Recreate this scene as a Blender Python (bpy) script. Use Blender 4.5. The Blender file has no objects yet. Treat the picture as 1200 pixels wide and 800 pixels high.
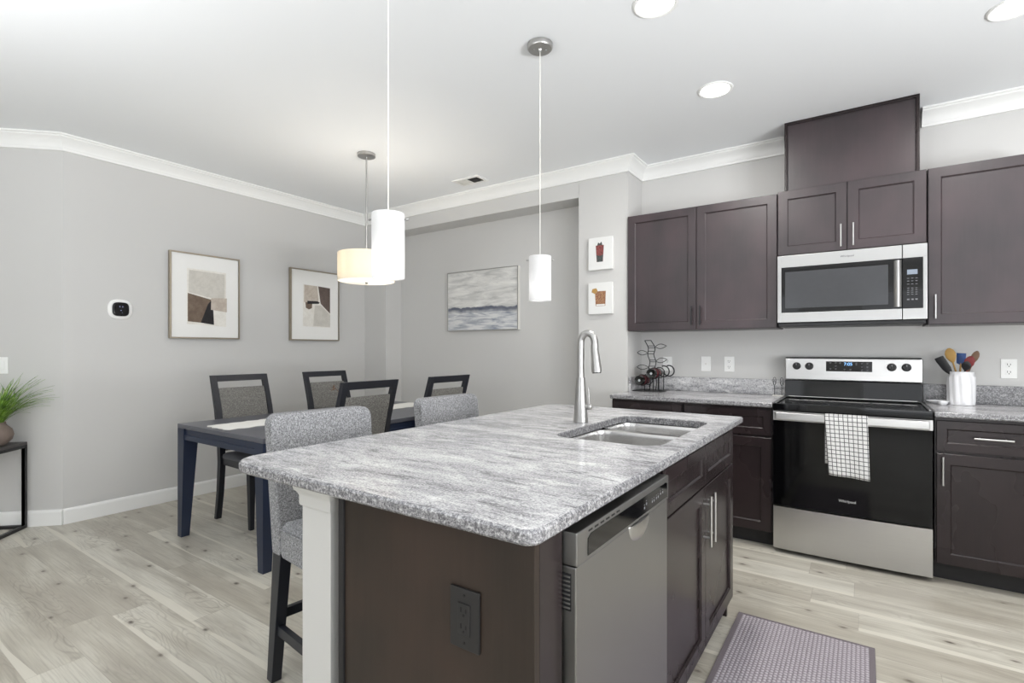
import bpy, bmesh, math, random
from mathutils import Vector, Matrix
C = bpy.context.scene
COL = C.collection
R = math.radians
random.seed(7)

# ------------------------------------------------------------------ camera, world, light, exposure
CAM_H = 1.242
cd = bpy.data.cameras.new('camera'); cam = bpy.data.objects.new('camera', cd); COL.objects.link(cam)
cd.sensor_width = 36.0; cd.lens = 599.4 / 1200 * 36; cd.shift_y = 9.7 / 1200; cd.clip_start = 0.05
cam.location = (0, 0, CAM_H); cam.rotation_euler = (R(90), 0, R(34.483))
C.camera = cam
C.view_settings.view_transform = 'Standard'; C.view_settings.look = 'None'
C.view_settings.gamma = 1.0; C.view_settings.use_curve_mapping = False
C.view_settings.exposure = 0.21
w = bpy.data.worlds.new('sky'); C.world = w; w.use_nodes = True
w.node_tree.nodes['Background'].inputs[0].default_value = (0.86, 0.93, 1.0, 1)
w.node_tree.nodes['Background'].inputs[1].default_value = 0.4

def lamp(name, kind, loc, energy, color=(1, 1, 1), rot=(0, 0, 0), **kw):
    l = bpy.data.lights.new(name, kind); l.energy = energy; l.color = color
    for k, v in kw.items(): setattr(l, k, v)
    o = bpy.data.objects.new(name, l); COL.objects.link(o); o.location = loc; o.rotation_euler = rot
    return o
# daylight coming in through the patio opening behind the camera and the window on the right
lamp('patio_daylight', 'AREA', (-0.3, -4.2, 1.35), 40, (0.95, 0.972, 1.0), (R(90), 0, 0), shape='RECTANGLE', size=5.6, size_y=2.3)
lamp('window_daylight', 'AREA', (3.35, 0.4, 1.5), 95, (0.95, 0.972, 1.0), (R(90), 0, R(90)), shape='RECTANGLE', size=4.0, size_y=1.9)
# invented fill lamps outside the same openings, aimed up to brighten the ceiling
lamp('ceiling_fill_patio', 'AREA', (-0.3, -4.1, 0.45), 145, (0.95, 0.972, 1.0), (R(163), 0, 0), shape='RECTANGLE', size=5.2, size_y=1.0)
lamp('ceiling_fill_window', 'AREA', (3.3, 0.4, 0.75), 262, (0.95, 0.972, 1.0), (R(140), 0, R(90)), shape='RECTANGLE', size=3.6, size_y=0.8)
# the photographer's flash, bounced off the ceiling from behind the camera
lamp('bounce_flash', 'AREA', (-2.4, -0.5, 1.7), 30, (0.965, 0.98, 1.0), (R(180), 0, 0), shape='DISK', size=1.6)
CAN_W, DRUM_W, PEND_W = 9, 12, 0.2

C.cycles.use_denoising = True
C.cycles.max_bounces = 10; C.cycles.diffuse_bounces = 6; C.cycles.glossy_bounces = 4
C.cycles.sample_clamp_indirect = 6.0
C.cycles.caustics_reflective = False; C.cycles.caustics_refractive = False

# ------------------------------------------------------------------ materials
def srgb(r, g, b):
    f = lambda c: ((c / 255 + 0.055) / 1.055) ** 2.4 if c > 10 else c / 255 / 12.92
    return (f(r), f(g), f(b), 1)

class NG:
    def __init__(s, name):
        s.m = bpy.data.materials.new(name); s.m.use_nodes = True
        s.t = s.m.node_tree; s.b = s.t.nodes['Principled BSDF']; s.out = s.t.nodes['Material Output']
    def n(s, typ, ins=None, **props):
        nd = s.t.nodes.new('ShaderNode' + typ)
        for k, v in props.items(): setattr(nd, k, v)
        for k, v in (ins or {}).items(): s.set(nd.inputs[k], v)
        return nd
    def set(s, inp, v):
        if hasattr(v, 'is_output') or isinstance(v, bpy.types.NodeSocket): s.t.links.new(v, inp)
        else: inp.default_value = v
    def math(s, op, a, b=0.0, c=None):
        nd = s.t.nodes.new('ShaderNodeMath'); nd.operation = op
        s.set(nd.inputs[0], a); s.set(nd.inputs[1], b)
        if c is not None: s.set(nd.inputs[2], c)
        return nd.outputs[0]
    def mix(s, f, a, b, blend='MIX'):
        nd = s.t.nodes.new('ShaderNodeMix'); nd.data_type = 'RGBA'; nd.blend_type = blend
        s.set(nd.inputs[0], f); s.set(nd.inputs[6], a); s.set(nd.inputs[7], b)
        return nd.outputs[2]
    def obj(s): return s.n('TexCoord').outputs['Object']
    def mapv(s, v, scale=(1, 1, 1), rot=(0, 0, 0), loc=(0, 0, 0)):
        return s.n('Mapping', {'Vector': v, 'Scale': scale, 'Rotation': rot, 'Location': loc}).outputs[0]
    def noise(s, v, scale, detail=3, rough=0.5, dist=0.0):
        return s.n('TexNoise', {'Vector': v, 'Scale': scale, 'Detail': detail, 'Roughness': rough, 'Distortion': dist}).outputs[0]
    def ramp(s, f, stops):
        nd = s.n('ValToRGB', {'Fac': f}); el = nd.color_ramp.elements
        while len(el) < len(stops): el.new(0.5)
        for e, (p, c) in zip(el, stops): e.position = p; e.color = c
        return nd.outputs[0]
    def P(s, **kw):
        for k, v in kw.items(): s.set(s.b.inputs[k.replace('_', ' ')], v)
        return s
    def bump(s, h, strength=0.2, dist=0.002):
        nd = s.n('Bump', {'Height': h, 'Strength': strength, 'Distance': dist}); s.set(s.b.inputs['Normal'], nd.outputs[0])

def g(v): return (v, v, v, 1)

def plain(name, col, rough=0.5, metal=0.0, var=0.06, scale=30, **kw):
    k = NG(name); v = k.obj(); f = k.noise(v, scale, 3)
    d = tuple(c * (1 - var) for c in col[:3]) + (1,); l = tuple(min(1, c * (1 + var)) for c in col[:3]) + (1,)
    k.P(Base_Color=k.mix(f, d, l), Roughness=rough, Metallic=metal, **kw)
    return k.m

def paint(name, col, rough=0.6):
    k = NG(name); v = k.obj()
    k.P(Base_Color=k.mix(k.noise(v, 1.2, 2), tuple(c * 0.985 for c in col[:3]) + (1,), col), Roughness=rough)
    k.bump(k.noise(v, 180, 3), 0.06, 0.001); return k.m

def wood_floor():
    k = NG('floor_planks'); sp = k.n('SeparateXYZ', {0: k.obj()}); x, y = sp.outputs[0], sp.outputs[1]
    W, L = 0.182, 1.45
    yr = k.math('DIVIDE', y, W); row = k.math('FLOOR', yr); fy = k.math('FRACT', yr)
    rnd = k.n('TexWhiteNoise', {'W': row}, noise_dimensions='1D').outputs[0]
    xr = k.math('ADD', k.math('DIVIDE', x, L), k.math('MULTIPLY', rnd, 7.3)); colm = k.math('FLOOR', xr); fx = k.math('FRACT', xr)
    pr = k.n('TexWhiteNoise', {'Vector': k.n('CombineXYZ', {0: row, 1: colm, 2: 0.0}).outputs[0]}, noise_dimensions='2D').outputs[0]
    pz = k.math('MULTIPLY', pr, 31.0)
    V = lambda a, b, z=pz: k.n('CombineXYZ', {0: k.math('MULTIPLY', x, a), 1: k.math('MULTIPLY', y, b), 2: z}).outputs[0]
    soft = k.noise(V(1.2, 7), 1.3, 3, 0.5, 0.3)
    # cathedral figure: contour lines of a stretched noise field
    fld = k.noise(V(0.9, 5.5), 1.5, 2, 0.5, 0.2)
    ring = k.math('PINGPONG', k.math('MULTIPLY', fld, 22.0), 0.5)
    fine = k.noise(V(5, 170, pr), 1.0, 3)
    base = k.ramp(pr, [(0, srgb(182, 176, 163)), (0.5, srgb(197, 192, 179)), (1, srgb(209, 205, 193))])
    c = k.mix(k.ramp(soft, [(0.35, g(0.55)), (0.55, g(0))]), base, srgb(158, 150, 137))
    c = k.mix(k.ramp(soft, [(0.52, g(0)), (0.68, g(0.5))]), c, srgb(214, 210, 199))
    c = k.mix(k.math('MULTIPLY', k.ramp(ring, [(0.0, g(1)), (0.22, g(0))]), k.ramp(k.noise(V(1.1, 6), 1.0, 2), [(0.46, g(0)), (0.64, g(0.42))])), c, srgb(128, 119, 107))
    c = k.mix(k.math('MULTIPLY', k.ramp(fine, [(0.46, g(0)), (0.7, g(1))]), 0.32), c, srgb(138, 130, 119))
    # sapwood streak along one long edge of about half the planks
    wob = k.math('MULTIPLY', k.math('SUBTRACT', k.noise(k.n('CombineXYZ', {0: x, 1: row, 2: pz}).outputs[0], 1.6, 1), 0.24), 0.55)
    st = k.math('MULTIPLY', k.math('LESS_THAN', fy, wob), k.math('GREATER_THAN', pr, 0.45))
    c = k.mix(k.math('MULTIPLY', st, 0.8), c, srgb(216, 211, 198))
    # knots with a dark eye and a softer halo
    vo = k.n('TexVoronoi', {'Vector': k.n('CombineXYZ', {0: k.math('MULTIPLY', x, 1.7), 1: k.math('MULTIPLY', y, 2.9), 2: 0.0}).outputs[0], 'Scale': 1.6}, voronoi_dimensions='2D')
    kd = k.math('ADD', vo.outputs['Distance'], k.math('MULTIPLY', k.math('SUBTRACT', k.noise(V(14, 40), 1.0, 3), 0.5), 0.10))
    keep = k.math('GREATER_THAN', k.n('SeparateColor', {0: vo.outputs['Color']}).outputs[0], 0.35)
    c = k.mix(k.math('MULTIPLY', k.ramp(kd, [(0.0, g(0.45)), (0.16, g(0))]), keep), c, srgb(140, 130, 117))
    c = k.mix(k.math('MULTIPLY', k.ramp(kd, [(0.0, g(0.9)), (0.055, g(0))]), keep), c, srgb(84, 74, 66))
    seam = k.math('MAXIMUM', k.math('LESS_THAN', fy, 0.009), k.math('LESS_THAN', fx, 0.0014))
    c = k.mix(k.math('MULTIPLY', seam, 0.35), c, srgb(110, 100, 90))
    k.P(Base_Color=c, Roughness=k.ramp(soft, [(0.3, g(0.34)), (0.7, g(0.44))]))
    k.bump(k.math('SUBTRACT', k.math('MULTIPLY', fine, 0.3), seam), 0.2, 0.001)
    return k.m

def granite(name, rot=0.10):
    k = NG(name); v = k.obj()
    wv = k.n('TexNoise', {'Vector': v, 'Scale': 3.0, 'Detail': 2.0}).outputs['Color']
    v2 = k.n('VectorMath', {0: v, 1: k.n('VectorMath', {0: wv, 3: 0.10}, operation='SCALE').outputs[0]}, operation='ADD').outputs[0]
    big = k.noise(k.mapv(v2, (1.3, 4.0, 3), (0, 0, rot)), 1.3, 5, 0.6)
    vein = k.noise(k.mapv(v2, (6, 24, 24), (0, 0, rot)), 1.0, 6, 0.72)
    c = k.ramp(big, [(0.34, srgb(158, 157, 160)), (0.5, srgb(188, 187, 189)), (0.64, srgb(212, 211, 212))])
    c = k.mix(k.ramp(vein, [(0.36, g(0.9)), (0.48, g(0))]), c, srgb(104, 103, 107))
    c = k.mix(k.ramp(vein, [(0.54, g(0)), (0.66, g(0.75))]), c, srgb(238, 237, 235))
    mid = k.noise(k.mapv(v2, (1, 2.2, 1), (0, 0, rot)), 34, 4, 0.75)
    c = k.mix(k.ramp(mid, [(0.52, g(0)), (0.64, g(0.38))]), c, srgb(112, 111, 115))
    c = k.mix(k.ramp(mid, [(0.36, g(0.3)), (0.46, g(0))]), c, srgb(232, 231, 230))
    sp = k.noise(k.mapv(v, (1, 1.4, 1), (0, 0, rot)), 150, 3, 0.8)
    c = k.mix(k.ramp(sp, [(0.52, g(0)), (0.62, g(0.7))]), c, srgb(100, 99, 103))
    c = k.mix(k.ramp(sp, [(0.36, g(0.6)), (0.46, g(0))]), c, srgb(238, 237, 235))
    blk = k.math('MULTIPLY', k.ramp(k.noise(v, 260, 2, 0.7), [(0.58, g(0)), (0.66, g(1))]), k.ramp(k.noise(v2, 14, 3), [(0.5, g(0)), (0.66, g(0.7))]))
    c = k.mix(blk, c, srgb(66, 65, 69))
    k.P(Base_Color=c, Roughness=0.17); return k.m

def granite_edge():
    # the sawn edge shows the coarse dark crystals
    k = NG('granite_edge'); v = k.obj()
    a = k.noise(v, 75, 4, 0.75); b = k.noise(v, 190, 3, 0.8); l = k.noise(v, 9, 3)
    c = k.ramp(a, [(0.36, srgb(84, 83, 87)), (0.5, srgb(128, 127, 130)), (0.64, srgb(184, 183, 183))])
    c = k.mix(k.ramp(b, [(0.52, g(0)), (0.60, g(0.9))]), c, srgb(40, 39, 43))
    c = k.mix(k.ramp(b, [(0.34, g(0.7)), (0.44, g(0))]), c, srgb(216, 215, 213))
    c = k.mix(k.math('MULTIPLY', l, 0.4), c, srgb(150, 149, 151))
    k.P(Base_Color=c, Roughness=0.25); return k.m

def espresso(name, col, rough=0.3, sheen=0.5, cloudy=0.7):
    k = NG(name); v = k.obj()
    gr = k.noise(k.mapv(v, (30, 30, 1.8)), 2.4, 5, 0.65, 0.4); cloud = k.noise(k.mapv(v, (1, 1, 0.7)), 4.0, 3, 0.5)
    d = tuple(c * 0.66 for c in col[:3]) + (1,); l = tuple(c * 1.3 for c in col[:3]) + (1,)
    c = k.mix(gr, d, l); c = k.mix(k.ramp(cloud, [(0.35, g(0)), (0.7, g(cloudy))]), c, tuple(a * b for a, b in zip(col[:3], (2.0, 1.75, 1.75))) + (1,))
    k.P(Base_Color=c, Roughness=k.math('ADD', k.math('MULTIPLY', cloud, 0.12), rough - 0.06), Specular_IOR_Level=sheen)
    k.bump(gr, 0.05, 0.001); return k.m

def steel(name, val=0.62, rough=0.3, axis=(2, 2, 260), aniso=0.6, tint=(1, 0.99, 0.975)):
    k = NG(name); v = k.obj(); br = k.noise(k.mapv(v, axis), 1.0, 3)
    lo = tuple(val * t * 0.97 for t in tint) + (1,); hi = tuple(min(1, val * t * 1.03) for t in tint) + (1,)
    k.P(Base_Color=k.mix(br, lo, hi), Metallic=1.0, Roughness=k.ramp(br, [(0.3, g(rough - 0.012)), (0.7, g(rough + 0.012))]), Anisotropic=aniso)
    k.P(Tangent=k.n('Tangent', direction_type='RADIAL', axis='Z').outputs[0]) if aniso else None
    return k.m

def tweed(name, dark, mid, light, scale=420):
    k = NG(name); v = k.obj()
    a = k.noise(v, scale, 2, 0.8); b = k.noise(v, scale * 0.45, 2, 0.7)
    c = k.ramp(k.math('ADD', k.math('MULTIPLY', a, 0.55), k.math('MULTIPLY', b, 0.45)), [(0.36, dark), (0.5, mid), (0.63, light)])
    k.P(Base_Color=c, Roughness=0.95, Specular_IOR_Level=0.1); k.bump(a, 0.5, 0.002); return k.m

def emis(name, col, strength):
    k = NG(name); k.P(Base_Color=g(0.02), Emission_Color=col, Emission_Strength=strength); return k.m

def shade_mat(name, col, trans, rough=0.5):
    k = NG(name); v = k.obj(); c = k.mix(k.noise(v, 60, 2), tuple(x * 0.97 for x in col[:3]) + (1,), col)
    d = k.n('BsdfDiffuse', {'Color': c}); t = k.n('BsdfTranslucent', {'Color': c}); gl = k.n('BsdfGlossy', {'Color': g(1), 'Roughness': 0.15})
    m1 = k.n('MixShader', {0: trans, 1: d.outputs[0], 2: t.outputs[0]}); m2 = k.n('MixShader', {0: 0.04, 1: m1.outputs[0], 2: gl.outputs[0]})
    k.t.links.new(m2.outputs[0], k.out.inputs[0]); return k.m

M = {}
M['wall'] = paint('wall_paint', srgb(203, 202, 200)); M['ceil'] = paint('ceiling_paint', srgb(241, 243, 245), 0.7)
M['trim'] = paint('trim_paint', srgb(240, 240, 238), 0.35)
M['floor'] = wood_floor()
M['granite'] = granite('grey_granite'); M['gedge'] = granite_edge()
M['esp'] = espresso('espresso_wood', srgb(47, 39, 42), 0.34, 0.7); M['esp_low'] = espresso('espresso_wood_base', srgb(36, 29, 30), 0.27, 0.36, 0.35)
M['panel'] = espresso('brown_end_panel', srgb(44, 36, 30), 0.45, 0.3)
M['toe'] = plain('toe_kick_black', srgb(24, 22, 23), 0.6)
M['inside'] = plain('cabinet_interior', srgb(30, 27, 27), 0.7)
M['steel'] = steel('brushed_steel', 0.52, 0.31); M['steel_dw'] = steel('brushed_steel_dishwasher', 0.30, 0.36, (2, 260, 2), 0.5)
M['steel_sink'] = steel('satin_sink_steel', 0.74, 0.24, (2, 160, 2), 0.3); M['nickel'] = steel('brushed_nickel', 0.46, 0.33, (1, 1, 8), 0.0, (1, 0.985, 0.96))
M['steel_dark'] = steel('grey_steel', 0.36, 0.35, (2, 160, 2), 0.0)
M['chrome'] = steel('bright_handle_steel', 0.55, 0.3, (3, 3, 20), 0.0)
M['blackmetal'] = plain('black_metal', srgb(22, 22, 24), 0.42)
M['glass_blk'] = plain('black_glass', srgb(10, 10, 12), 0.06); M['glass_oven'] = plain('oven_glass', srgb(6, 6, 7), 0.07, Specular_IOR_Level=0.3)
M['mw_window'] = plain('microwave_window_mesh', srgb(64, 65, 68), 0.12)
M['blackplastic'] = plain('black_plastic', srgb(24, 24, 26), 0.4)
M['white'] = plain('white_plastic', srgb(238, 238, 236), 0.4, var=0.02); M['offwhite'] = plain('offwhite_plastic', srgb(216, 214, 208), 0.45, var=0.02)
M['slotgrey'] = plain('grey_recess', srgb(92, 91, 90), 0.7); M['blackhole'] = plain('black_recess', srgb(6, 6, 6), 0.7); M['slot'] = plain('dark_slot', srgb(30, 30, 32), 0.6)
M['dimmark'] = plain('dim_print', srgb(112, 113, 117), 0.5, var=0.02); M['mark'] = plain('pale_print', srgb(190, 192, 196), 0.5, var=0.02); M['logo'] = plain('silver_print', srgb(200, 200, 198), 0.35, var=0.02)
M['navy'] = plain('navy_black_wood', srgb(34, 43, 64), 0.36); M['tabletop'] = plain('slate_tabletop', srgb(88, 89, 96), 0.33, var=0.1, scale=8)
M['chairwood'] = plain('charcoal_wood', srgb(29, 31, 39), 0.42)
M['tweed'] = tweed('light_grey_tweed', srgb(74, 74, 77), srgb(138, 138, 140), srgb(190, 190, 191), 380)
M['tweed_dark'] = tweed('taupe_grey_tweed', srgb(72, 70, 67), srgb(120, 118, 114), srgb(162, 160, 155), 330)
M['seatfab'] = plain('slate_seat_fabric', srgb(92, 93, 99), 0.8, var=0.15, scale=200)
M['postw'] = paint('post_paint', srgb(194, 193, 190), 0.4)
M['bronze'] = plain('bronze_plastic', srgb(26, 24, 24), 0.5)
M['shade'] = shade_mat('frosted_glass', g(0.92), 0.6); M['drum'] = shade_mat('cream_linen', (0.90, 0.84, 0.73, 1), 0.3)
M['diffuser'] = shade_mat('white_diffuser', g(0.93), 0.7)
M['led'] = emis('can_light_lens', (1, 0.98, 0.95, 1), 9.0)
M['bulb'] = emis('warm_bulb', (1, 0.97, 0.93, 1), 2.5); M['disp_blue'] = emis('blue_display', (0.25, 0.55, 1, 1), 1.6); M['disp_grey'] = emis('grey_display', (0.5, 0.6, 0.75, 1), 0.55)
M['thermo_disp'] = emis('thermostat_glow', (0.55, 0.62, 1, 1), 0.35)
M['brass'] = steel('champagne_frame', 0.42, 0.4, (3, 3, 60), 0.0, (1, 0.88, 0.70)); M['paper'] = plain('mat_board', srgb(236, 235, 232), 0.8, var=0.01)
M['crock'] = plain('white_ceramic', srgb(226, 226, 228), 0.25, var=0.01); M['clay'] = plain('taupe_pottery', srgb(126, 112, 104), 0.8, var=0.12)
M['soil'] = plain('potting_soil', srgb(50, 40, 32), 0.9); M['runner'] = plain('white_linen', srgb(235, 233, 228), 0.9, var=0.03, scale=150)
M['slate_top'] = plain('dark_console_top', srgb(70, 66, 66), 0.45, var=0.15, scale=12)
M['wine'] = plain('dark_bottle_glass', srgb(14, 16, 14), 0.08); M['redfoil'] = plain('red_label', srgb(92, 30, 36), 0.5)
M['tan'] = plain('tan_wood', srgb(178, 140, 78), 0.55, var=0.12); M['blue'] = plain('blue_silicone', srgb(40, 72, 128), 0.45); M['red'] = plain('red_silicone', srgb(120, 30, 32), 0.45)
M['browntwig'] = plain('dry_twig', srgb(116, 92, 74), 0.8)
def glassm():
    k = NG('clear_glass'); k.P(Base_Color=g(0.95), Roughness=0.03, Transmission_Weight=1.0, IOR=1.45); k.n('TexNoise'); return k.m
M['glass'] = glassm()

def rug_mat():
    k = NG('woven_rug'); v = k.obj(); sp = k.n('SeparateXYZ', {0: v})
    fx = k.math('FRACT', k.math('MULTIPLY', sp.outputs[0], 66)); row = k.math('FLOOR', k.math('MULTIPLY', sp.outputs[0], 66))
    fy = k.math('FRACT', k.math('ADD', k.math('MULTIPLY', sp.outputs[1], 58), k.math('MULTIPLY', row, 0.5)))
    a = k.math('MULTIPLY', k.math('PINGPONG', fx, 0.5), 2); b = k.math('MULTIPLY', k.math('PINGPONG', fy, 0.5), 2)
    h = k.math('MULTIPLY', k.math('POWER', a, 0.6), k.math('POWER', b, 0.5)); h2 = k.math('ADD', h, k.math('MULTIPLY', k.noise(v, 160, 3), 0.55))
    c = k.ramp(h2, [(0.15, srgb(112, 104, 109)), (0.6, srgb(158, 150, 156)), (1.0, srgb(186, 180, 184))])
    c = k.mix(k.math('MULTIPLY', k.noise(v, 4, 2), 0.25), c, srgb(120, 112, 118))
    k.P(Base_Color=c, Roughness=0.95, Specular_IOR_Level=0.1); k.bump(h, 0.6, 0.004); return k.m
M['rug'] = rug_mat(); M['rugedge'] = plain('rug_binding', srgb(112, 104, 108), 0.9, var=0.12, scale=200)

def towel_mat():
    k = NG('checked_towel'); uv = k.n('TexCoord').outputs['UV']; sp = k.n('SeparateXYZ', {0: uv})
    fx = k.math('FRACT', k.math('MULTIPLY', sp.outputs[0], 9.3)); fy = k.math('FRACT', k.math('MULTIPLY', sp.outputs[1], 1.0))
    ln = k.math('MAXIMUM', k.math('LESS_THAN', fx, 0.17), k.math('LESS_THAN', fy, 0.17))
    c = k.mix(k.math('MULTIPLY', ln, 0.9), k.mix(k.noise(uv, 60, 2), srgb(204, 203, 202), srgb(226, 225, 223)), srgb(44, 44, 48))
    k.P(Base_Color=c, Roughness=0.95, Specular_IOR_Level=0.1); k.bump(k.noise(uv, 200, 2), 0.3, 0.002); return k.m
M['towel'] = towel_mat()

def grass_mat():
    k = NG('grass_blades'); v = k.obj()
    k.P(Base_Color=k.ramp(k.noise(v, 28, 2), [(0.3, srgb(66, 98, 34)), (0.52, srgb(116, 158, 52)), (0.7, srgb(166, 196, 96))]), Roughness=0.5); return k.m
M['grass'] = grass_mat()

def sea_mat():
    k = NG('seascape_canvas'); v = k.obj(); sp = k.n('SeparateXYZ', {0: v}); x, z = sp.outputs[0], sp.outputs[2]
    n1 = k.noise(k.mapv(v, (1.6, 1, 9), (0, 0.06, 0)), 2.0, 6, 0.65, 0.5); n2 = k.noise(k.mapv(v, (2.2, 1, 15)), 2.0, 5, 0.62, 0.6)
    sky = k.ramp(n1, [(0.34, srgb(176, 176, 174)), (0.5, srgb(208, 207, 204)), (0.66, srgb(228, 227, 223))])
    sea = k.ramp(n2, [(0.30, srgb(120, 127, 143)), (0.46, srgb(184, 187, 192)), (0.58, srgb(216, 216, 215))])
    hz = k.math('ADD', z, k.math('MULTIPLY', k.math('SUBTRACT', k.noise(k.mapv(v, (4.5, 0, 0)), 1.0, 3), 0.5), 0.11))  # horizon wobble
    c = k.mix(k.ramp(hz, [(0.0, g(1)), (1.0, g(0))]), sky, sea)
    msk = k.math('LESS_THAN', hz, -0.068)
    c = k.mix(msk, sky, sea)
    band = k.ramp(k.math('ABSOLUTE', k.math('ADD', hz, 0.085)), [(0.006, g(0.85)), (0.05, g(0))])
    c = k.mix(k.math('MULTIPLY', band, msk), c, srgb(72, 78, 96))
    k.P(Base_Color=c, Roughness=0.7); k.bump(n2, 0.2, 0.002); return k.m
M['sea'] = sea_mat()
def flat_art(name, c1, c2, sc=18):
    k = NG(name); v = k.obj(); k.P(Base_Color=k.mix(k.ramp(k.noise(v, sc, 4, 0.7), [(0.4, g(0)), (0.6, g(1))]), c1, c2), Roughness=0.85); return k.m
M['a_grey'] = flat_art('paint_stone', srgb(196, 192, 184), srgb(206, 202, 194)); M['a_brown'] = flat_art('paint_umber', srgb(106, 90, 78), srgb(122, 106, 92))
M['a_black'] = flat_art('paint_black', srgb(34, 32, 34), srgb(44, 42, 44)); M['a_tan'] = flat_art('paint_tan', srgb(182, 170, 158), srgb(198, 188, 176))
M['a_dark'] = flat_art('paint_coffee', srgb(92, 80, 74), srgb(104, 90, 84)); M['a_pale'] = flat_art('paint_ivory', srgb(222, 218, 210), srgb(232, 229, 222))
M['drink_red'] = flat_art('paint_red_drink', srgb(150, 82, 78), srgb(104, 56, 56), 90); M['drink_green'] = flat_art('paint_dark_leaf', srgb(62, 70, 66), srgb(90, 92, 92), 90)
M['drink_gold'] = flat_art('paint_amber_drink', srgb(176, 140, 104), srgb(132, 84, 66), 110); M['canvas'] = plain('white_canvas', srgb(228, 228, 226), 0.7, var=0.015)

# ------------------------------------------------------------------ mesh helpers
ORG = {}
class MB:
    def __init__(s): s.bm = bmesh.new(); s.mi = 0
    def add(s, tmp, f=None):
        vm = {}
        for v in tmp.verts: vm[v] = s.bm.verts.new(f(*v.co) if f else v.co)
        for fc in tmp.faces:
            try: nf = s.bm.faces.new([vm[v] for v in fc.verts]); nf.material_index = s.mi
            except ValueError: pass
        tmp.free(); return s
    def box(s, x0, x1, y0, y1, z0, z1, bev=0.0, f=None, seg=2):
        t = bmesh.new(); bmesh.ops.create_cube(t, size=1)
        for v in t.verts: v.co = Vector(((x0 + x1) / 2 + v.co.x * (x1 - x0), (y0 + y1) / 2 + v.co.y * (y1 - y0), (z0 + z1) / 2 + v.co.z * (z1 - z0)))
        if bev: bmesh.ops.bevel(t, geom=t.edges[:], offset=min(bev, abs(x1 - x0) / 2.1, abs(y1 - y0) / 2.1, abs(z1 - z0) / 2.1), segments=seg, profile=0.5, affect='EDGES')
        return s.add(t, f)
    def hexa(s, b, t_, bev=0.0, f=None):
        """b, t_: four bottom and four top corner points"""
        t = bmesh.new(); vs = [t.verts.new(p) for p in list(b) + list(t_)]
        for q in ((3, 2, 1, 0), (4, 5, 6, 7), (0, 1, 5, 4), (1, 2, 6, 5), (2, 3, 7, 6), (3, 0, 4, 7)): t.faces.new([vs[i] for i in q])
        if bev: bmesh.ops.bevel(t, geom=t.edges[:], offset=bev, segments=2, profile=0.5, affect='EDGES')
        return s.add(t, f)
    def taper(s, c0, s0, c1, s1, bev=0.003, f=None):
        q = lambda c, w: [(c[0] - w[0] / 2, c[1] - w[1] / 2, c[2]), (c[0] + w[0] / 2, c[1] - w[1] / 2, c[2]), (c[0] + w[0] / 2, c[1] + w[1] / 2, c[2]), (c[0] - w[0] / 2, c[1] + w[1] / 2, c[2])]
        return s.hexa(q(c0, s0), q(c1, s1), bev, f)
    def loft(s, rings, closed=True, caps=True, f=None):
        t = bmesh.new(); R_ = [[t.verts.new(p) for p in r] for r in rings]; n = len(R_[0])
        for a, b in zip(R_, R_[1:]):
            for i in range(n if closed else n - 1):
                j = (i + 1) % n; t.faces.new((a[i], a[j], b[j], b[i]))
        if caps: t.faces.new(R_[0][::-1]); t.faces.new(R_[-1])
        return s.add(t, f)
    def lathe(s, prof, c=(0, 0, 0), seg=32, f=None, caps=True):
        rings = [[(c[0] + r * math.cos(2 * math.pi * i / seg), c[1] + r * math.sin(2 * math.pi * i / seg), c[2] + z) for i in range(seg)] for r, z in prof]
        return s.loft(rings, True, caps, f)
    def cyl(s, p0, p1, r0, r1=None, seg=20, f=None):
        return s.tube([p0, p1], [r0, r1 if r1 is not None else r0], seg, f)
    def tube(s, pts, r, seg=10, f=None, closed=False):
        pts = [Vector(p) for p in pts]; n = len(pts); rr = r if isinstance(r, (list, tuple)) else [r] * n
        tg = []
        for i in range(n):
            a = pts[i - 1] if (i > 0 or closed) else pts[i]; b = pts[(i + 1) % n] if (i < n - 1 or closed) else pts[i]
            tg.append((b - a).normalized())
        up = Vector((0, 0, 1)) if abs(tg[0].z) < 0.9 else Vector((1, 0, 0))
        nx = tg[0].cross(up).normalized(); rings = []
        for i in range(n):
            nx = (nx - tg[i] * nx.dot(tg[i])).normalized(); by = tg[i].cross(nx)
            rings.append([pts[i] + (nx * math.cos(2 * math.pi * k / seg) + by * math.sin(2 * math.pi * k / seg)) * rr[i] for k in range(seg)])
        if closed: rings.append(rings[0]); return s.loft(rings, True, False, f)
        return s.loft(rings, True, True, f)
    def sphere(s, c, r, f=None, u=20, v=12):
        t = bmesh.new(); bmesh.ops.create_uvsphere(t, u_segments=u, v_segments=v, radius=1)
        rr = r if isinstance(r, (tuple, list)) else (r, r, r)
        for q in t.verts: q.co = Vector((c[0] + q.co.x * rr[0], c[1] + q.co.y * rr[1], c[2] + q.co.z * rr[2]))
        return s.add(t, f)
    def prism(s, poly, z0, z1, f=None, bev=0.0):
        """poly in (x, y), pulled from z0 to z1"""
        t = bmesh.new(); a = [t.verts.new((x, y, z0)) for x, y in poly]; b = [t.verts.new((x, y, z1)) for x, y in poly]; n = len(poly)
        t.faces.new(a[::-1]); t.faces.new(b)
        for i in range(n): t.faces.new((a[i], a[(i + 1) % n], b[(i + 1) % n], b[i]))
        if bev: bmesh.ops.bevel(t, geom=t.edges[:], offset=bev, segments=2, profile=0.5, affect='EDGES')
        return s.add(t, f)
    def mat(s, i): s.mi = i; return s
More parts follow.
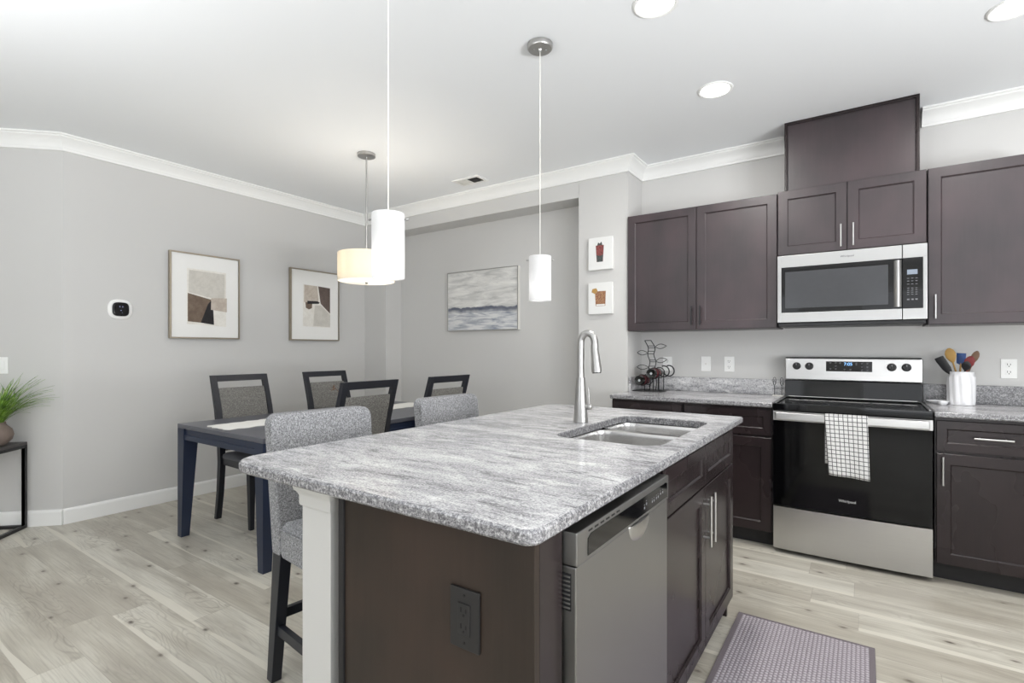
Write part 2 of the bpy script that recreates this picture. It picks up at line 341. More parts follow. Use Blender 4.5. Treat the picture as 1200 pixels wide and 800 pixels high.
    def build(s, name, mat, parent=None, label=None, ang=40, **props):
        bm = s.bm; bmesh.ops.remove_doubles(bm, verts=bm.verts, dist=1e-6); bmesh.ops.recalc_face_normals(bm, faces=bm.faces)
        me = bpy.data.meshes.new(name); o = bpy.data.objects.new(name, me); COL.objects.link(o)
        org = Vector((0, 0, 0))
        if parent is not None:
            org = ORG.get(parent.name, org); o.parent = parent; ORG[o.name] = org
        for v in bm.verts: v.co -= org
        bm.to_mesh(me); bm.free()
        for m in (mat if isinstance(mat, (list, tuple)) else [mat]): me.materials.append(m)
        me.shade_smooth(); me.set_sharp_from_angle(angle=R(ang))
        wn = o.modifiers.new('weighted_normals', 'WEIGHTED_NORMAL'); wn.keep_sharp = True; wn.weight = 80
        if label: o['label'] = label
        for k, v in props.items(): o[k] = v
        return o

def thing(name, label, cat, loc=(0, 0, 0), group=None):
    o = bpy.data.objects.new(name, None); COL.objects.link(o); o.location = loc; o.empty_display_size = 0.1
    o['label'] = label; o['category'] = cat
    if group: o['group'] = group
    ORG[o.name] = Vector(loc); return o
def struct(o): o['kind'] = 'structure'; return o
def dup(root, loc=None, rot=None, label=None):
    def rec(o, p):
        c = o.copy(); COL.objects.link(c)
        if p is not None: c.parent = p
        for ch in o.children: rec(ch, c)
        return c
    r = rec(root, None)
    if loc is not None: r.location = loc
    if rot is not None: r.rotation_euler = rot
    if label: r['label'] = label
    return r
def text(name, body, size, loc, rot, mat, parent, spacing=1.0):
    cu = bpy.data.curves.new(name, 'FONT'); cu.body = body; cu.size = size; cu.extrude = 0.0004; cu.align_x = 'CENTER'; cu.align_y = 'CENTER'; cu.space_character = spacing
    tmp = bpy.data.objects.new(name + '_curve', cu); COL.objects.link(tmp); dg = bpy.context.evaluated_depsgraph_get()
    me = bpy.data.meshes.new_from_object(tmp.evaluated_get(dg)); bpy.data.objects.remove(tmp); bpy.data.curves.remove(cu)
    me.materials.clear(); me.materials.append(mat); o = bpy.data.objects.new(name, me); COL.objects.link(o); o.parent = parent
    o.location = Vector(loc) - ORG.get(parent.name, Vector((0, 0, 0))); o.rotation_euler = rot; return o

def faceY(x0, y0, z0): return lambda a, b, c: Vector((x0 + a, y0 - b, z0 + c))       # a right, b out towards -Y, c up
def faceX(x0, y0, z0): return lambda a, b, c: Vector((x0 + b, y0 + a, z0 + c))       # a along +Y, b out towards +X, c up
def shaker(mb, f, w_, h_, t=0.02, fr=0.056, rec=0.010):
    """one continuous door: square frame, a small chamfered step, recessed flat panel"""
    q = lambda d, b: [(d, b, d), (w_ - d, b, d), (w_ - d, b, h_ - d), (d, b, h_ - d)]
    return mb.loft([q(0, 0), q(0, t - 0.0015), q(0.0015, t), q(fr, t), q(fr + 0.0015, t - 0.003), q(fr + 0.006, t - 0.006), q(fr + 0.0065, t - rec)], f=f)
def bar_handle(f, a, c, ln, vertical, mat, parent, out=0.02, r=0.0052, name='handle'):
    mb = MB(); o0 = out + 0.028
    if vertical:
        mb.cyl((a, o0, c - ln / 2), (a, o0, c + ln / 2), r, seg=14, f=f)
        for k in (-1, 1): mb.cyl((a, out - 0.001, c + k * ln * 0.33), (a, o0, c + k * ln * 0.33), r * 0.8, seg=10, f=f)
    else:
        mb.cyl((a - ln / 2, o0, c), (a + ln / 2, o0, c), r, seg=14, f=f)
        for k in (-1, 1): mb.cyl((a + k * ln * 0.33, out - 0.001, c), (a + k * ln * 0.33, o0, c), r * 0.8, seg=10, f=f)
    return mb.build(name, mat, parent)
def rr(x0, x1, y0, y1, r, z, n=8, d=0.0):
    """rounded rectangle loop, shrunk by d; r is one radius or four (x0y0, x1y0, x1y1, x0y1)"""
    x0 += d; x1 -= d; y0 += d; y1 -= d; rs = r if isinstance(r, (list, tuple)) else [r] * 4; out = []
    for (cx, cy, sx, sy, a0), rad in zip(((x0, y0, 1, 1, 180), (x1, y0, -1, 1, 270), (x1, y1, -1, -1, 0), (x0, y1, 1, -1, 90)), rs):
        rad = max(rad - d, 0.001)
        for i in range(n + 1):
            a = R(a0 + 90 * i / n); out.append((cx + sx * rad + rad * math.cos(a), cy + sy * rad + rad * math.sin(a), z))
    return out

# ------------------------------------------------------------------ the room
XL, YD, YK, ZC = -4.69, 3.86, 4.17, 2.76        # left wall, dining wall, kitchen wall, ceiling
XN0, XN1, YN, ZN = -4.34, -1.973, 4.09, 2.52    # niche in the dining wall
XP = -1.54                                      # kitchen side of the pier
XR, YB = 2.6, -3.4
DIA = (XL - 1.5, 1.19 - 1.5)                    # far end of the angled wall
struct(MB().box(-6.6, XR + 0.3, YB - 0.3, YK + 0.2, -0.1, 0).build('floor', M['floor']))
struct(MB().box(-6.6, XR + 0.3, YB - 0.3, YK + 0.2, ZC, ZC + 0.1).build('ceiling', M['ceil']))
struct(MB().box(XL - 0.12, XL, 1.19, YD + 0.3, 0, ZC).build('wall_left', M['wall']))
mb = MB(); mb.prism([(XL, 1.19), (DIA[0], DIA[1]), (DIA[0] - 0.085, DIA[1] + 0.085), (XL - 0.12, 1.19 + 0.05)], 0, ZC)
struct(mb.build('wall_angled', M['wall']))
struct(MB().box(DIA[0] - 0.12, DIA[0], YB, DIA[1] + 0.05, 0, ZC).build('wall_far_left', M['wall']))
mb = MB()
mb.box(XL - 0.001, XN0, YD, YN + 0.12, 0, ZC, 0.004); mb.box(XN1, XP, YD, YK + 0.12, 0, ZC, 0.004)
mb.box(XN0 - 0.01, XN1 + 0.01, YD, YN + 0.12, ZN, ZC, 0.004); mb.box(XN0 - 0.01, XN1 + 0.01, YN, YN + 0.12, 0, ZN + 0.01)
struct(mb.build('wall_dining', M['wall']))
struct(MB().box(XP - 0.02, XR, YK, YK + 0.12, 0, ZC).build('wall_kitchen', M['wall']))
mb = MB()      # right wall with a window
mb.box(XR, XR + 0.12, YB, YK, 0, 0.75); mb.box(XR, XR + 0.12, YB, YK, 2.25, ZC); mb.box(XR, XR + 0.12, YB, -1.3, 0.75, 2.25); mb.box(XR, XR + 0.12, 2.1, YK, 0.75, 2.25)
struct(mb.build('wall_right', M['wall']))
mb = MB()      # wall behind the camera with a wide patio opening and a panelled door
mb.box(-6.4, -2.8, YB - 0.12, YB, 0, ZC); mb.box(-2.8, XR + 0.1, YB - 0.12, YB, 2.3, ZC); mb.box(2.1, XR + 0.1, YB - 0.12, YB, 0, 2.3); mb.box(-2.8, 2.1, YB - 0.12, YB, 0, 0.12)
mb.box(-0.95, -0.05, YB - 0.12, YB, 0, 2.3)
struct(mb.build('wall_rear', M['wall']))
mb = MB(); fd = lambda a, b, c: Vector((-0.90 + a, YB + b, c))
mb.box(0, 0.80, 0.0, 0.03, 0.005, 2.03, 0.003, fd)
for a0 in (0.10, 0.44):
    for c0, c1 in ((0.2, 0.85), (0.98, 1.6), (1.7, 1.92)): mb.box(a0, a0 + 0.26, 0.02, 0.038, c0, c1, 0.012, fd)
struct(mb.build('door_1', M['trim']))
def window(n, x0, x1, y0, y1, z0, z1, axis, cuts):
    mb = MB(); t = 0.05
    if axis == 'x':
        mb.box(x0, x1, y0, y1, z0, z0 + t); mb.box(x0, x1, y0, y1, z1 - t, z1)
        for c in cuts: mb.box(x0, x1, c - t / 2, c + t / 2, z0, z1)
    else:
        mb.box(x0, x1, y0, y1, z0, z0 + t); mb.box(x0, x1, y0, y1, z1 - t, z1)
        for c in cuts: mb.box(c - t / 2, c + t / 2, y0, y1, z0, z1)
    struct(mb.build(n, M['trim']))
window('window_1', XR + 0.03, XR + 0.09, -1.3, 2.1, 0.75, 2.25, 'x', (-1.27, 0.4, 2.07))
window('window_2', -2.8, 2.1, YB - 0.09, YB - 0.03, 0.12, 2.3, 'y', (-2.77, -1.9, -0.97, -0.03, 1.0, 2.07))

# crown moulding and baseboards, swept along the walls
def sweep(path, prof, name, mat, side=1):
    """path: xy points walked with the room on the left; prof: (out, z)"""
    mb = MB(); P_ = [Vector((x, y, 0)) for x, y in path]; rings = []
    for i, p in enumerate(P_):
        d0 = (p - P_[i - 1]).normalized() if i else None; d1 = (P_[i + 1] - p).normalized() if i < len(P_) - 1 else None
        n0 = Vector((-d0.y, d0.x, 0)) if d0 else None; n1 = Vector((-d1.y, d1.x, 0)) if d1 else None
        if n0 is None: m = n1
        elif n1 is None: m = n0
        else: m = (n0 + n1); m = m / max(m.dot(n0), 0.2)
        rings.append([p + m * o + Vector((0, 0, z)) for o, z in prof])
    mb.loft(rings, True, True); return struct(mb.build(name, mat, ang=25))
CR = [(0, ZC - 0.105), (0.012, ZC - 0.105), (0.014, ZC - 0.09), (0.02, ZC - 0.082), (0.024, ZC - 0.066), (0.034, ZC - 0.048), (0.05, ZC - 0.032), (0.066, ZC - 0.022), (0.070, ZC - 0.014), (0.080, ZC - 0.010), (0.080, ZC), (0, ZC)]
HX0, HX1 = -0.436, 0.276          # duct cover above the microwave
sweep([(HX0 - 0.03, YK), (XP, YK), (XP, YD), (XL, YD), (XL, 1.19), DIA, (DIA[0], YB)][::1], CR, 'trim_1', M['trim'])
sweep([(XR, YK), (HX1 + 0.03, YK)], CR, 'trim_2', M['trim'])
BB = [(0, 0), (0.015, 0), (0.015, 0.088), (0.011, 0.100), (0.006, 0.108), (0, 0.110)]
BB = [(a, z + 0.001) for a, z in BB]
sweep([(XP - 0.005, YD), (XN1, YD), (XN1, YN), (XN0, YN), (XN0, YD), (XL, YD)], BB, 'baseboard_dining', M['trim'])
sweep([(XL, YD - 0.016), (XL, 1.19)], BB, 'baseboard_left', M['trim'])
sweep([(XL, 1.19), DIA], BB, 'baseboard_angled', M['trim'])
sweep([(XR, YK), (0.80, YK)], BB, 'baseboard_kitchen', M['trim'])

# ------------------------------------------------------------------ island
IX0, IX1, IY0, IY1, ZT = -1.57, -0.485, 0.775, 2.71, 0.914
SX0, SX1, SY0, SY1 = -0.985, -0.575, 1.695, 2.43
def slab(mb, x0, x1, y0, y1, r, z0, z1, hole=None, e=0.006):
    def tri(z, loops, mi):
        t = bmesh.new(); es = []
        for lp in loops:
            vs = [t.verts.new(p) for p in lp]; es += [t.edges.new((vs[i], vs[(i + 1) % len(vs)])) for i in range(len(vs))]
        bmesh.ops.triangle_fill(t, use_beauty=True, use_dissolve=False, edges=es); mb.mat(mi).add(t)
    O = [(e, z1), (0.002, z1 - 0.003), (0, z1 - e), (0, z0 + e), (e, z0)]
    outer = [rr(x0, x1, y0, y1, r, z, 10, d) for d, z in O]
    top, bot = [outer[0]], [outer[-1]]
    if hole:
        hx0, hx1, hy0, hy1, hr = hole; inner = [rr(hx0, hx1, hy0, hy1, hr, z, 10, -d) for d, z in ((0.004, z1), (0.001, z1 - 0.002), (0, z1 - 0.004), (0, z0))]
        top.append(inner[0]); bot.append(inner[-1]); mb.mat(1).loft(inner, True, False)
    mb.mat(1).loft(outer, True, False); tri(z1, top, 0); tri(z0, bot, 0)
    return mb
mb = slab(MB(), IX0, IX1, IY0, IY1, [0.10, 0.035, 0.012, 0.10], 0.884, ZT, (SX0, SX1, SY0, SY1, 0.075))
o = mb.build('island_worktop', [M['granite'], M['gedge']], ang=30); o['label'] = 'large grey and white granite slab on top of the kitchen island, with sink cutout'; o['category'] = 'countertop'

isl = thing('kitchen_island', 'dark brown kitchen island base with sink doors beside the dishwasher', 'island', (-0.8, 1.7, 0))
IPX0, IPX1, IPY = -1.086, -0.513, 0.822
mb = MB()
mb.box(IPX0, -1.066, IPY + 0.02, 2.545, 0.0, 0.882); mb.box(-1.066, -0.525, 1.543, 1.561, 0.10, 0.882); mb.box(-1.066, -0.525, 2.527, 2.545, 0.0, 0.882)
mb.box(-1.066, -0.525, 1.561, 2.527, 0.10, 0.118); mb.box(-0.541, -0.521, 1.543, 2.545, 0.845, 0.882); mb.box(-0.541, -0.521, 1.543, 2.545, 0.1, 0.13)
mb.box(-0.541, -0.521, 1.543, 1.57, 0.1, 0.882); mb.box(-0.541, -0.521, 2.515, 2.545, 0.1, 0.882); mb.box(-0.541, -0.521, 2.03, 2.06, 0.1, 0.882)
mb.build('carcass', M['esp_low'], isl)
mb = MB(); mb.box(-1.062, -0.575, 1.545, 2.525, 0, 0.099); mb.build('toe_kick', M['toe'], isl)
mb = MB(); mb.box(IPX0 + 0.012, IPX1, IPY, IPY + 0.019, 0.0, 0.882, 0.002); mb.build('end_panel', M['panel'], isl, 'flat brown veneered end panel')
mb = MB(); mb.box(IPX0 - 0.008, IPX0 + 0.012, IPY - 0.006, IPY + 0.019, 0, 0.882, 0.003); mb.build('corner_strip', M['toe'], isl)
mb = MB(); mb.box(IPX1 - 0.045, IPX1 - 0.0005, IPY + 0.0195, 0.932, 0.0, 0.882, 0.002); mb.build('filler_stile', M['esp_low'], isl)
dy = (1.546, 2.0435, 2.0475, 2.545)
for k, (a, b) in enumerate(((dy[0], dy[1]), (dy[2], dy[3]))):
    f = faceX(-0.5205, a, 0.722); mb = MB(); shaker(mb, f, b - a, 0.150, fr=0.042); mb.build('drawer_front', M['esp_low'], isl)
    f = faceX(-0.5205, a, 0.095); mb = MB(); shaker(mb, f, b - a, 0.62); d = mb.build('door', M['esp_low'], isl)
    bar_handle(f, (b - a) - 0.03 if k == 0 else 0.03, 0.50, 0.19, True, M['chrome'], d)

# white post under the overhang
post = thing('support_post', 'white square post holding the near overhanging corner of the island', 'post', (-1.2, 0.885, 0))
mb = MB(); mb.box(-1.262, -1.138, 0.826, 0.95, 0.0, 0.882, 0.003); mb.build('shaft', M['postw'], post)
mb = MB()
pr = [(0.004, 0.820), (0.006, 0.826), (0.006, 0.846), (0.010, 0.856), (0.016, 0.862), (0.018, 0.870), (0.018, 0.883)]
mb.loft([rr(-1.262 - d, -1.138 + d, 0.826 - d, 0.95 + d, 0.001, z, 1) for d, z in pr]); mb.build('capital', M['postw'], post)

# dishwasher
dw = thing('dishwasher', 'stainless built-in dishwasher in the near side of the island', 'dishwasher', (-0.8, 1.24, 0))
DY0, DY1 = 0.942, 1.536
mb = MB(); mb.box(-1.05, -0.535, DY0 + 0.006, DY1 - 0.006, 0.012, 0.865, 0.004); mb.build('tub_body', M['steel_dark'], dw)
mb = MB(); mb.box(-1.0, -0.56, DY0 + 0.01, DY1 - 0.01, 0.0, 0.0115); mb.build('base', M['toe'], dw)
DXF = -0.487
mb = MB(); mb.box(-0.53, DXF, DY0, DY1, 0.105, 0.793, 0.004); dd = mb.build('door', M['steel_dw'], dw)
mb = MB()     # louvred vent in the edge of the door
mb.box(-0.522, -0.498, DY0 - 0.0014, DY0 + 0.002, 0.70, 0.778, 0.001)
vb = mb.build('side_vent', M['slot'], dd)
mb = MB()
for i in range(8): mb.box(-0.520, -0.500, DY0 - 0.0028, DY0 - 0.0012, 0.705 + i * 0.0092, 0.7085 + i * 0.0092, 0.0005)
mb.build('louvre', M['steel'], vb)
mb = MB(); mb.box(-0.54, DXF + 0.004, DY0 - 0.003, DY1 + 0.001, 0.795, 0.866, 0.004); cons = mb.build('control_console', M['steel_dw'], dw)
fx = faceX(DXF + 0.004, DY0, 0.795)
mb = MB(); mb.prism([(0.045, 0.010), (0.575, 0.010), (0.575, 0.050), (0.565, 0.054), (0.06, 0.054), (0.045, 0.046)], -0.001, 0.0015, f=lambda x, y, z: fx(x, z, y)); strip = mb; mb = MB()
for i in range(6): mb.box(0.05 + i * 0.03, 0.068 + i * 0.03, -0.001, 0.0008, 0.0595, 0.0632, 0.0, fx)
mb.build('vent_slots', M['slot'], cons)
mb = strip.mat(1)
for a, c0 in ((0.38, 0.022), (0.395, 0.03), (0.44, 0.024), (0.455, 0.024), (0.475, 0.026), (0.49, 0.026), (0.51, 0.030), (0.53, 0.030)):
    mb.box(a, a + 0.007, 0.001, 0.002, c0, c0 + 0.006, 0, fx); mb.box(a, a + 0.005, 0.001, 0.002, c0 + 0.010, c0 + 0.012, 0, fx)
mb.build('display_strip', [M['glass_blk'], M['dimmark']], cons)
mb = MB(); mb.sphere((DXF - 0.003, DY0 + 0.36, 0.790), (0.013, 0.075, 0.048), u=28, v=16)
for v in mb.bm.verts:
    if v.co.z > 0.794: v.co.z = 0.794
mb.build('pocket_handle', M['nickel'], dw)

# black receptacle on the island end
out = thing('electrical_outlet', 'dark bronze duplex outlet on the brown end of the island', 'outlet', (-0.68, IPY, 0.68))
fo = faceY(-0.719, IPY, 0.622)
mb = MB(); mb.box(0, 0.078, -0.0005, 0.007, 0, 0.126, 0.003, fo); mb.build('cover_plate', M['bronze'], out)
mb = MB(); mb.box(0.022, 0.056, 0.005, 0.0095, 0.03, 0.096, 0.002, fo); mb.mat(1)
for c0 in (0.044, 0.078):
    mb.box(0.031, 0.034, 0.008, 0.0100, c0, c0 + 0.010, 0, fo); mb.box(0.044, 0.047, 0.008, 0.0100, c0, c0 + 0.008, 0, fo); mb.cyl((0.039, 0.008, c0 - 0.006), (0.039, 0.010, c0 - 0.006), 0.003, seg=10, f=fo)
for c0 in (0.014, 0.112): mb.cyl((0.039, 0.006, c0), (0.039, 0.0078, c0), 0.003, seg=10, f=fo)
mb.build('receptacle', [M['bronze'], M['blackhole']], out)

# sink
sink = thing('kitchen_sink', 'undermount stainless double bowl sink set in the island worktop', 'sink', (-0.78, 2.06, 0.70))
def bowl(x0, x1, y0, y1, zb, zt, name):
    mb = MB(); L = lambda d, z, r=0.06: rr(x0, x1, y0, y1, r, z, 8, d)
    mb.loft([L(-0.022, zt - 0.003), L(-0.022, zt), L(-0.006, zt), L(0.0, zt - 0.003), L(0.004, zt - 0.02), L(0.012, zb + 0.04), L(0.022, zb + 0.012), L(0.045, zb + 0.002), L(0.09, zb)], True, False)
    mb.bm.faces.new([v for v in mb.bm.verts[-36:]])
    n = len(mb.bm.verts)
    mb.loft([L(-0.022, zt - 0.003), L(-0.004, zt - 0.004), L(0.001, zt - 0.02), L(0.010, zb + 0.02), L(0.03, zb - 0.003)], True, False)
    mb.bm.faces.new([v for v in mb.bm.verts[-36:]])
    o = mb.build(name, M['steel_sink'], sink, ang=50)
    m = MB(); cx, cy = (x0 + x1) / 2, (y0 + y1) / 2
    m.lathe([(0.0005, zb + 0.0012), (0.025, zb + 0.0012), (0.03, zb + 0.004), (0.042, zb + 0.005), (0.045, zb + 0.0005)], (cx, cy, 0), 24, caps=False); m.build('drain', M['nickel'], o)
bowl(SX0 + 0.002, SX1 - 0.002, SY0 + 0.002, 2.128, 0.685, 0.8825, 'near_bowl'.replace('near_bowl', 'bowl'))
bowl(SX0 + 0.002, SX1 - 0.002, 2.176, SY1 - 0.002, 0.70, 0.8825, 'bowl')

# faucet
fa = thing('faucet', 'tall brushed nickel gooseneck faucet behind the island sink', 'faucet', (-1.057, 2.09, ZT))
FX, FY = -1.057, 2.09
mb = MB(); mb.lathe([(0.030, ZT), (0.033, ZT + 0.001), (0.033, ZT + 0.006), (0.0315, ZT + 0.02), (0.0205, ZT + 0.195), (0.019, ZT + 0.203), (0.0165, ZT + 0.2035)], (FX, FY, 0), 32); mb.build('base_body', M['nickel'], fa)
pts = [(FX, FY, ZT + 0.20), (FX, FY, ZT + 0.26), (FX, FY, ZT + 0.32)]
for i in range(1, 13):
    a = R(180 - 165 * i / 12); pts.append((FX + 0.0345 + 0.0345 * math.cos(a), FY, ZT + 0.355 + 0.048 * math.sin(a)))
pts.append((FX + 0.071, FY, ZT + 0.335))
mb = MB(); mb.tube(pts, 0.0158, 18); mb.build('neck', M['nickel'], fa)
mb = MB(); mb.tube([(FX + 0.0665, FY, ZT + 0.352), (FX + 0.068, FY, ZT + 0.333), (FX + 0.072, FY, ZT + 0.30), (FX + 0.0775, FY, ZT + 0.245), (FX + 0.079, FY, ZT + 0.228)], [0.0165, 0.0170, 0.0190, 0.0230, 0.0230], 20); hd = mb.build('spray_head', M['nickel'], fa)
mb = MB(); mb.tube([(FX + 0.079, FY, ZT + 0.2282), (FX + 0.0794, FY, ZT + 0.224)], 0.019, 18); mb.build('spray_face', M['slot'], hd)
mb = MB(); mb.cyl((FX + 0.012, FY, ZT + 0.072), (FX + 0.04, FY, ZT + 0.072), 0.0135, 0.0135, 18); mb.sphere((FX + 0.043, FY, ZT + 0.072), 0.0145); mb.cyl((FX + 0.041, FY, ZT + 0.072), (FX + 0.0405, FY - 0.005, ZT + 0.158), 0.0045, 0.0036, 12); mb.build('lever', M['nickel'], fa)

# ------------------------------------------------------------------ kitchen wall: base cabinets, counters, uppers
YF = 3.55      # cabinet box front
def base_cab(x0, x1, label, door=True, dh=None, hside=None, drawer_handle=True):
    t = thing('base_cabinet', label, 'cabinet', ((x0 + x1) / 2, 3.86, 0))
    mb = MB(); mb.box(x0, x1, YF, YK - 0.004, 0.10, 0.882, 0.001); mb.build('body', M['esp_low'], t)
    mb = MB(); mb.box(x0 + 0.001, x1 - 0.001, YF + 0.07, YK - 0.01, 0.0, 0.0995); mb.build('toe_kick', M['toe'], t)
    ww = x1 - x0 - 0.014; f = faceY(x0 + 0.007, YF - 0.0005, 0.706); mb = MB(); shaker(mb, f, ww, 0.160, fr=0.042); d = mb.build('drawer', M['esp_low'], t)
    bar_handle(f, ww / 2, 0.08, 0.15, False, M['chrome'], d)
    f = faceY(x0 + 0.007, YF - 0.0005, 0.107); mb = MB(); shaker(mb, f, ww, 0.585); d = mb.build('door', M['esp_low'], t)
    bar_handle(f, 0.024 if hside == 'l' else ww - 0.024, 0.495, 0.15, True, M['chrome'], d)
    return t
base_cab(-1.535, -1.016, 'dark base cabinet at the far left under the wine rack', hside='r')
base_cab(-1.012, -0.466, 'dark base cabinet immediately left of the range', hside='l')
base_cab(0.315, 0.772, 'dark base cabinet right of the range with bright bar handles', hside='l')
def counter(x0, x1, label, sidesplash):
    t = thing('kitchen_worktop', label, 'countertop', ((x0 + x1) / 2, 3.83, 0.884))
    mb = slab(MB(), x0, x1, 3.508, YK - 0.002, 0.004, 0.884, ZT); mb.build('slab', [M['granite'], M['gedge']], t, ang=30)
    mb = MB(); mb.box(x0 + 0.001, x1 - 0.001, YK - 0.022, YK - 0.002, ZT + 0.0005, 1.026, 0.002)
    mb.build('backsplash', M['granite'] if sidesplash else M['gedge'], t)  # same stone; right piece gets edge granite: coarse speckle plus painted-in shade
    if sidesplash: mb = MB(); mb.box(x0 + 0.001, x0 + 0.02, YD + 0.01, YK - 0.0225, ZT + 0.0005, 1.026, 0.002); mb.build('side_splash', M['granite'], t)
counter(-1.538, -0.463, 'speckled granite counter with backsplash left of the range', True)
counter(0.312, 0.80, 'speckled granite counter with backsplash right of the range', False)

def wall_cab(x0, x1, z0, z1, splits, label, handles, hm, group=None):
    t = thing('wall_cabinet', label, 'cabinet', ((x0 + x1) / 2, 4.0, z0))
    mb = MB(); mb.box(x0, x1, 3.862, YK - 0.004, z0, z1, 0.001); mb.build('body', M['esp'], t)
    xs = [x0] + splits + [x1]
    for i in range(len(xs) - 1):
        a, b = xs[i] + 0.0025, xs[i + 1] - 0.0025
        f = faceY(a, 3.8615, z0 + 0.004); mb = MB(); shaker(mb, f, b - a, z1 - z0 - 0.008); d = mb.build('door', M['esp'], t)
        bar_handle(f, handles[i][0] if handles[i][0] > 0 else b - a + handles[i][0], handles[i][1], 0.14, True, hm, d)
wall_cab(-1.534, -0.478, 1.388, 2.293, [-1.006], 'wide two-door dark wall cabinet left of the microwave', [(-0.028, 0.10), (0.028, 0.10)], M['blackmetal'])  # handles are nickel; the black paints their dark reflection into the colour
wall_cab(-0.475, 0.307, 1.868, 2.303, [-0.084], 'short two-door dark wall cabinet directly above the microwave', [(-0.03, 0.09), (0.03, 0.09)], M['chrome'])
wall_cab(0.311, 0.86, 1.388, 2.303, [], 'single-door dark wall cabinet right of the microwave', [(0.03, 0.10)], M['chrome'])
dc = thing('duct_cover', 'tall dark wooden box between the ceiling and the cabinet above the microwave', 'duct cover', (-0.08, 4.0, 2.304))
mb = MB(); mb.box(HX0, HX1, 3.872, YK - 0.003, 2.3045, ZC - 0.001, 0.001); mb.build('box', M['esp'], dc)
mb = MB(); f = faceY(HX0, 3.872, 2.3045); hw, hh = HX1 - HX0, ZC - 0.001 - 2.3045
mb.box(0, 0.018, 0, 0.012, 0, hh, 0.002, f); mb.box(hw - 0.018, hw, 0, 0.012, 0, hh, 0.002, f); mb.box(0.018, hw - 0.018, 0, 0.012, hh - 0.018, hh, 0.002, f); mb.build('edge_trim', M['esp_low'], dc)

# ------------------------------------------------------------------ range
rg = thing('kitchen_range', 'freestanding stainless electric range with black glass oven door', 'range', (-0.075, 3.83, 0))
RX0, RX1 = -0.458, 0.306
mb = MB(); mb.box(RX0 + 0.003, RX1 - 0.003, 3.545, 4.14, 0.03, 0.870, 0.003); mb.build('body', M['blackmetal'], rg)
mb = MB(); mb.box(RX0, RX1, 3.503, 4.09, 0.8705, 0.908, 0.004)
mb.box(RX0, RX1, 3.500, 3.512, 0.874, 0.916, 0.004); mb.box(RX0, RX0 + 0.014, 3.51, 4.085, 0.905, 0.917, 0.003); mb.box(RX1 - 0.014, RX1, 3.51, 4.085, 0.905, 0.917, 0.003)
ct = mb.build('cooktop', M['glass_blk'], rg)
for (x, y, r) in ((-0.27, 3.66, 0.10), (0.12, 3.66, 0.115), (-0.27, 3.93, 0.085), (0.12, 3.93, 0.085)):
    mb = MB(); mb.tube([(x + r * math.cos(2 * math.pi * i / 40), y + r * math.sin(2 * math.pi * i / 40), 0.9085) for i in range(40)], 0.0006, 6, closed=True); mb.build('burner_ring', M['slot'], ct)
mb = MB(); mb.tube([(RX0 + 0.012, 3.52, 0.917), (RX0 + 0.012, 4.03, 0.917), (RX0 + 0.028, 4.055, 0.919), (RX1 - 0.028, 4.055, 0.919), (RX1 - 0.012, 4.03, 0.917), (RX1 - 0.012, 3.52, 0.917)], 0.0035, 8); mb.build('cooktop_rim', M['steel'], ct)
mb = MB(); mb.hexa([(RX0 + 0.002, 4.068, 0.909), (RX1 - 0.002, 4.068, 0.909), (RX1 - 0.002, 4.14, 0.909), (RX0 + 0.002, 4.14, 0.909)], [(RX0 + 0.002, 4.080, 1.030), (RX1 - 0.002, 4.080, 1.030), (RX1 - 0.002, 4.14, 1.030), (RX0 + 0.002, 4.14, 1.030)], 0.003)
bg = mb.build('backguard', M['glass_blk'], rg)
mb = MB(); mb.loft([[(RX0 + 0.001, 4.052, z0), (RX1 - 0.001, 4.052, z0), (RX1 - 0.001, 4.138, z1), (RX0 + 0.001, 4.138, z1)] for z0, z1 in ((1.031, 1.031), (1.032, 1.032))]) if False else None
mb.box(RX0 + 0.001, RX1 - 0.001, 4.056, 4.138, 1.031, 1.187, 0.010, seg=3); pn = mb.build('control_panel', M['steel'], rg)
mb = MB(); mb.box(RX0 + 0.006, RX1 - 0.006, 4.06, 4.137, 1.186, 1.1905, 0.002); mb.build('top_cap', M['blackplastic'], pn)
for x in (-0.382, -0.306, 0.149, 0.224):
    mb = MB(); f = faceY(x, 4.0565, 1.130)
    q = [(0.025, 0.0), (0.025, 0.006), (0.021, 0.010), (0.019, 0.026), (0.017, 0.028)]
    mb.loft([[(r * math.cos(2 * math.pi * i / 24), b, r * math.sin(2 * math.pi * i / 24)) for i in range(24)] for r, b in q], f=f)
    kn = mb.build('knob', M['blackplastic'], pn); mb = MB(); mb.box(-0.004, 0.004, 0.02, 0.032, -0.018, 0.018, 0.002, f); mb.build('grip', M['blackplastic'], kn)
    mb = MB(); mb.box(-0.001, 0.001, 0.0315, 0.0325, 0.006, 0.017, 0, f); mb.build('pointer', M['mark'], kn)
f = faceY(-0.208, 4.0565, 1.097)
mb = MB(); mb.box(0, 0.256, -0.001, 0.002, 0, 0.067, 0.0008, f); mb.mat(1)
for a, c in ((0.02, 0.058), (0.05, 0.058), (0.075, 0.058), (0.02, 0.018), (0.05, 0.018), (0.05, 0.037), (0.10, 0.015), (0.132, 0.015), (0.165, 0.048), (0.165, 0.058), (0.195, 0.056), (0.195, 0.033), (0.195, 0.013), (0.225, 0.056), (0.225, 0.033), (0.225, 0.013)):
    mb.box(a, a + 0.011, 0.0015, 0.0026, c - 0.0015, c + 0.0015, 0, f); mb.box(a + 0.002, a + 0.008, 0.0015, 0.0026, c - 0.0055, c - 0.0035, 0, f)
ds = mb.build('display_panel', [M['glass_blk'], M['dimmark']], pn)
text('clock_digits', '7:05', 0.028, f(0.125, 0.0026, 0.049), (R(90), 0, 0), M['disp_blue'], ds)
mb = MB(); mb.box(RX0 + 0.001, RX1 - 0.001, 3.502, 3.544, 0.292, 0.868, 0.004); od = mb.build('oven_door', M['glass_oven'], rg)
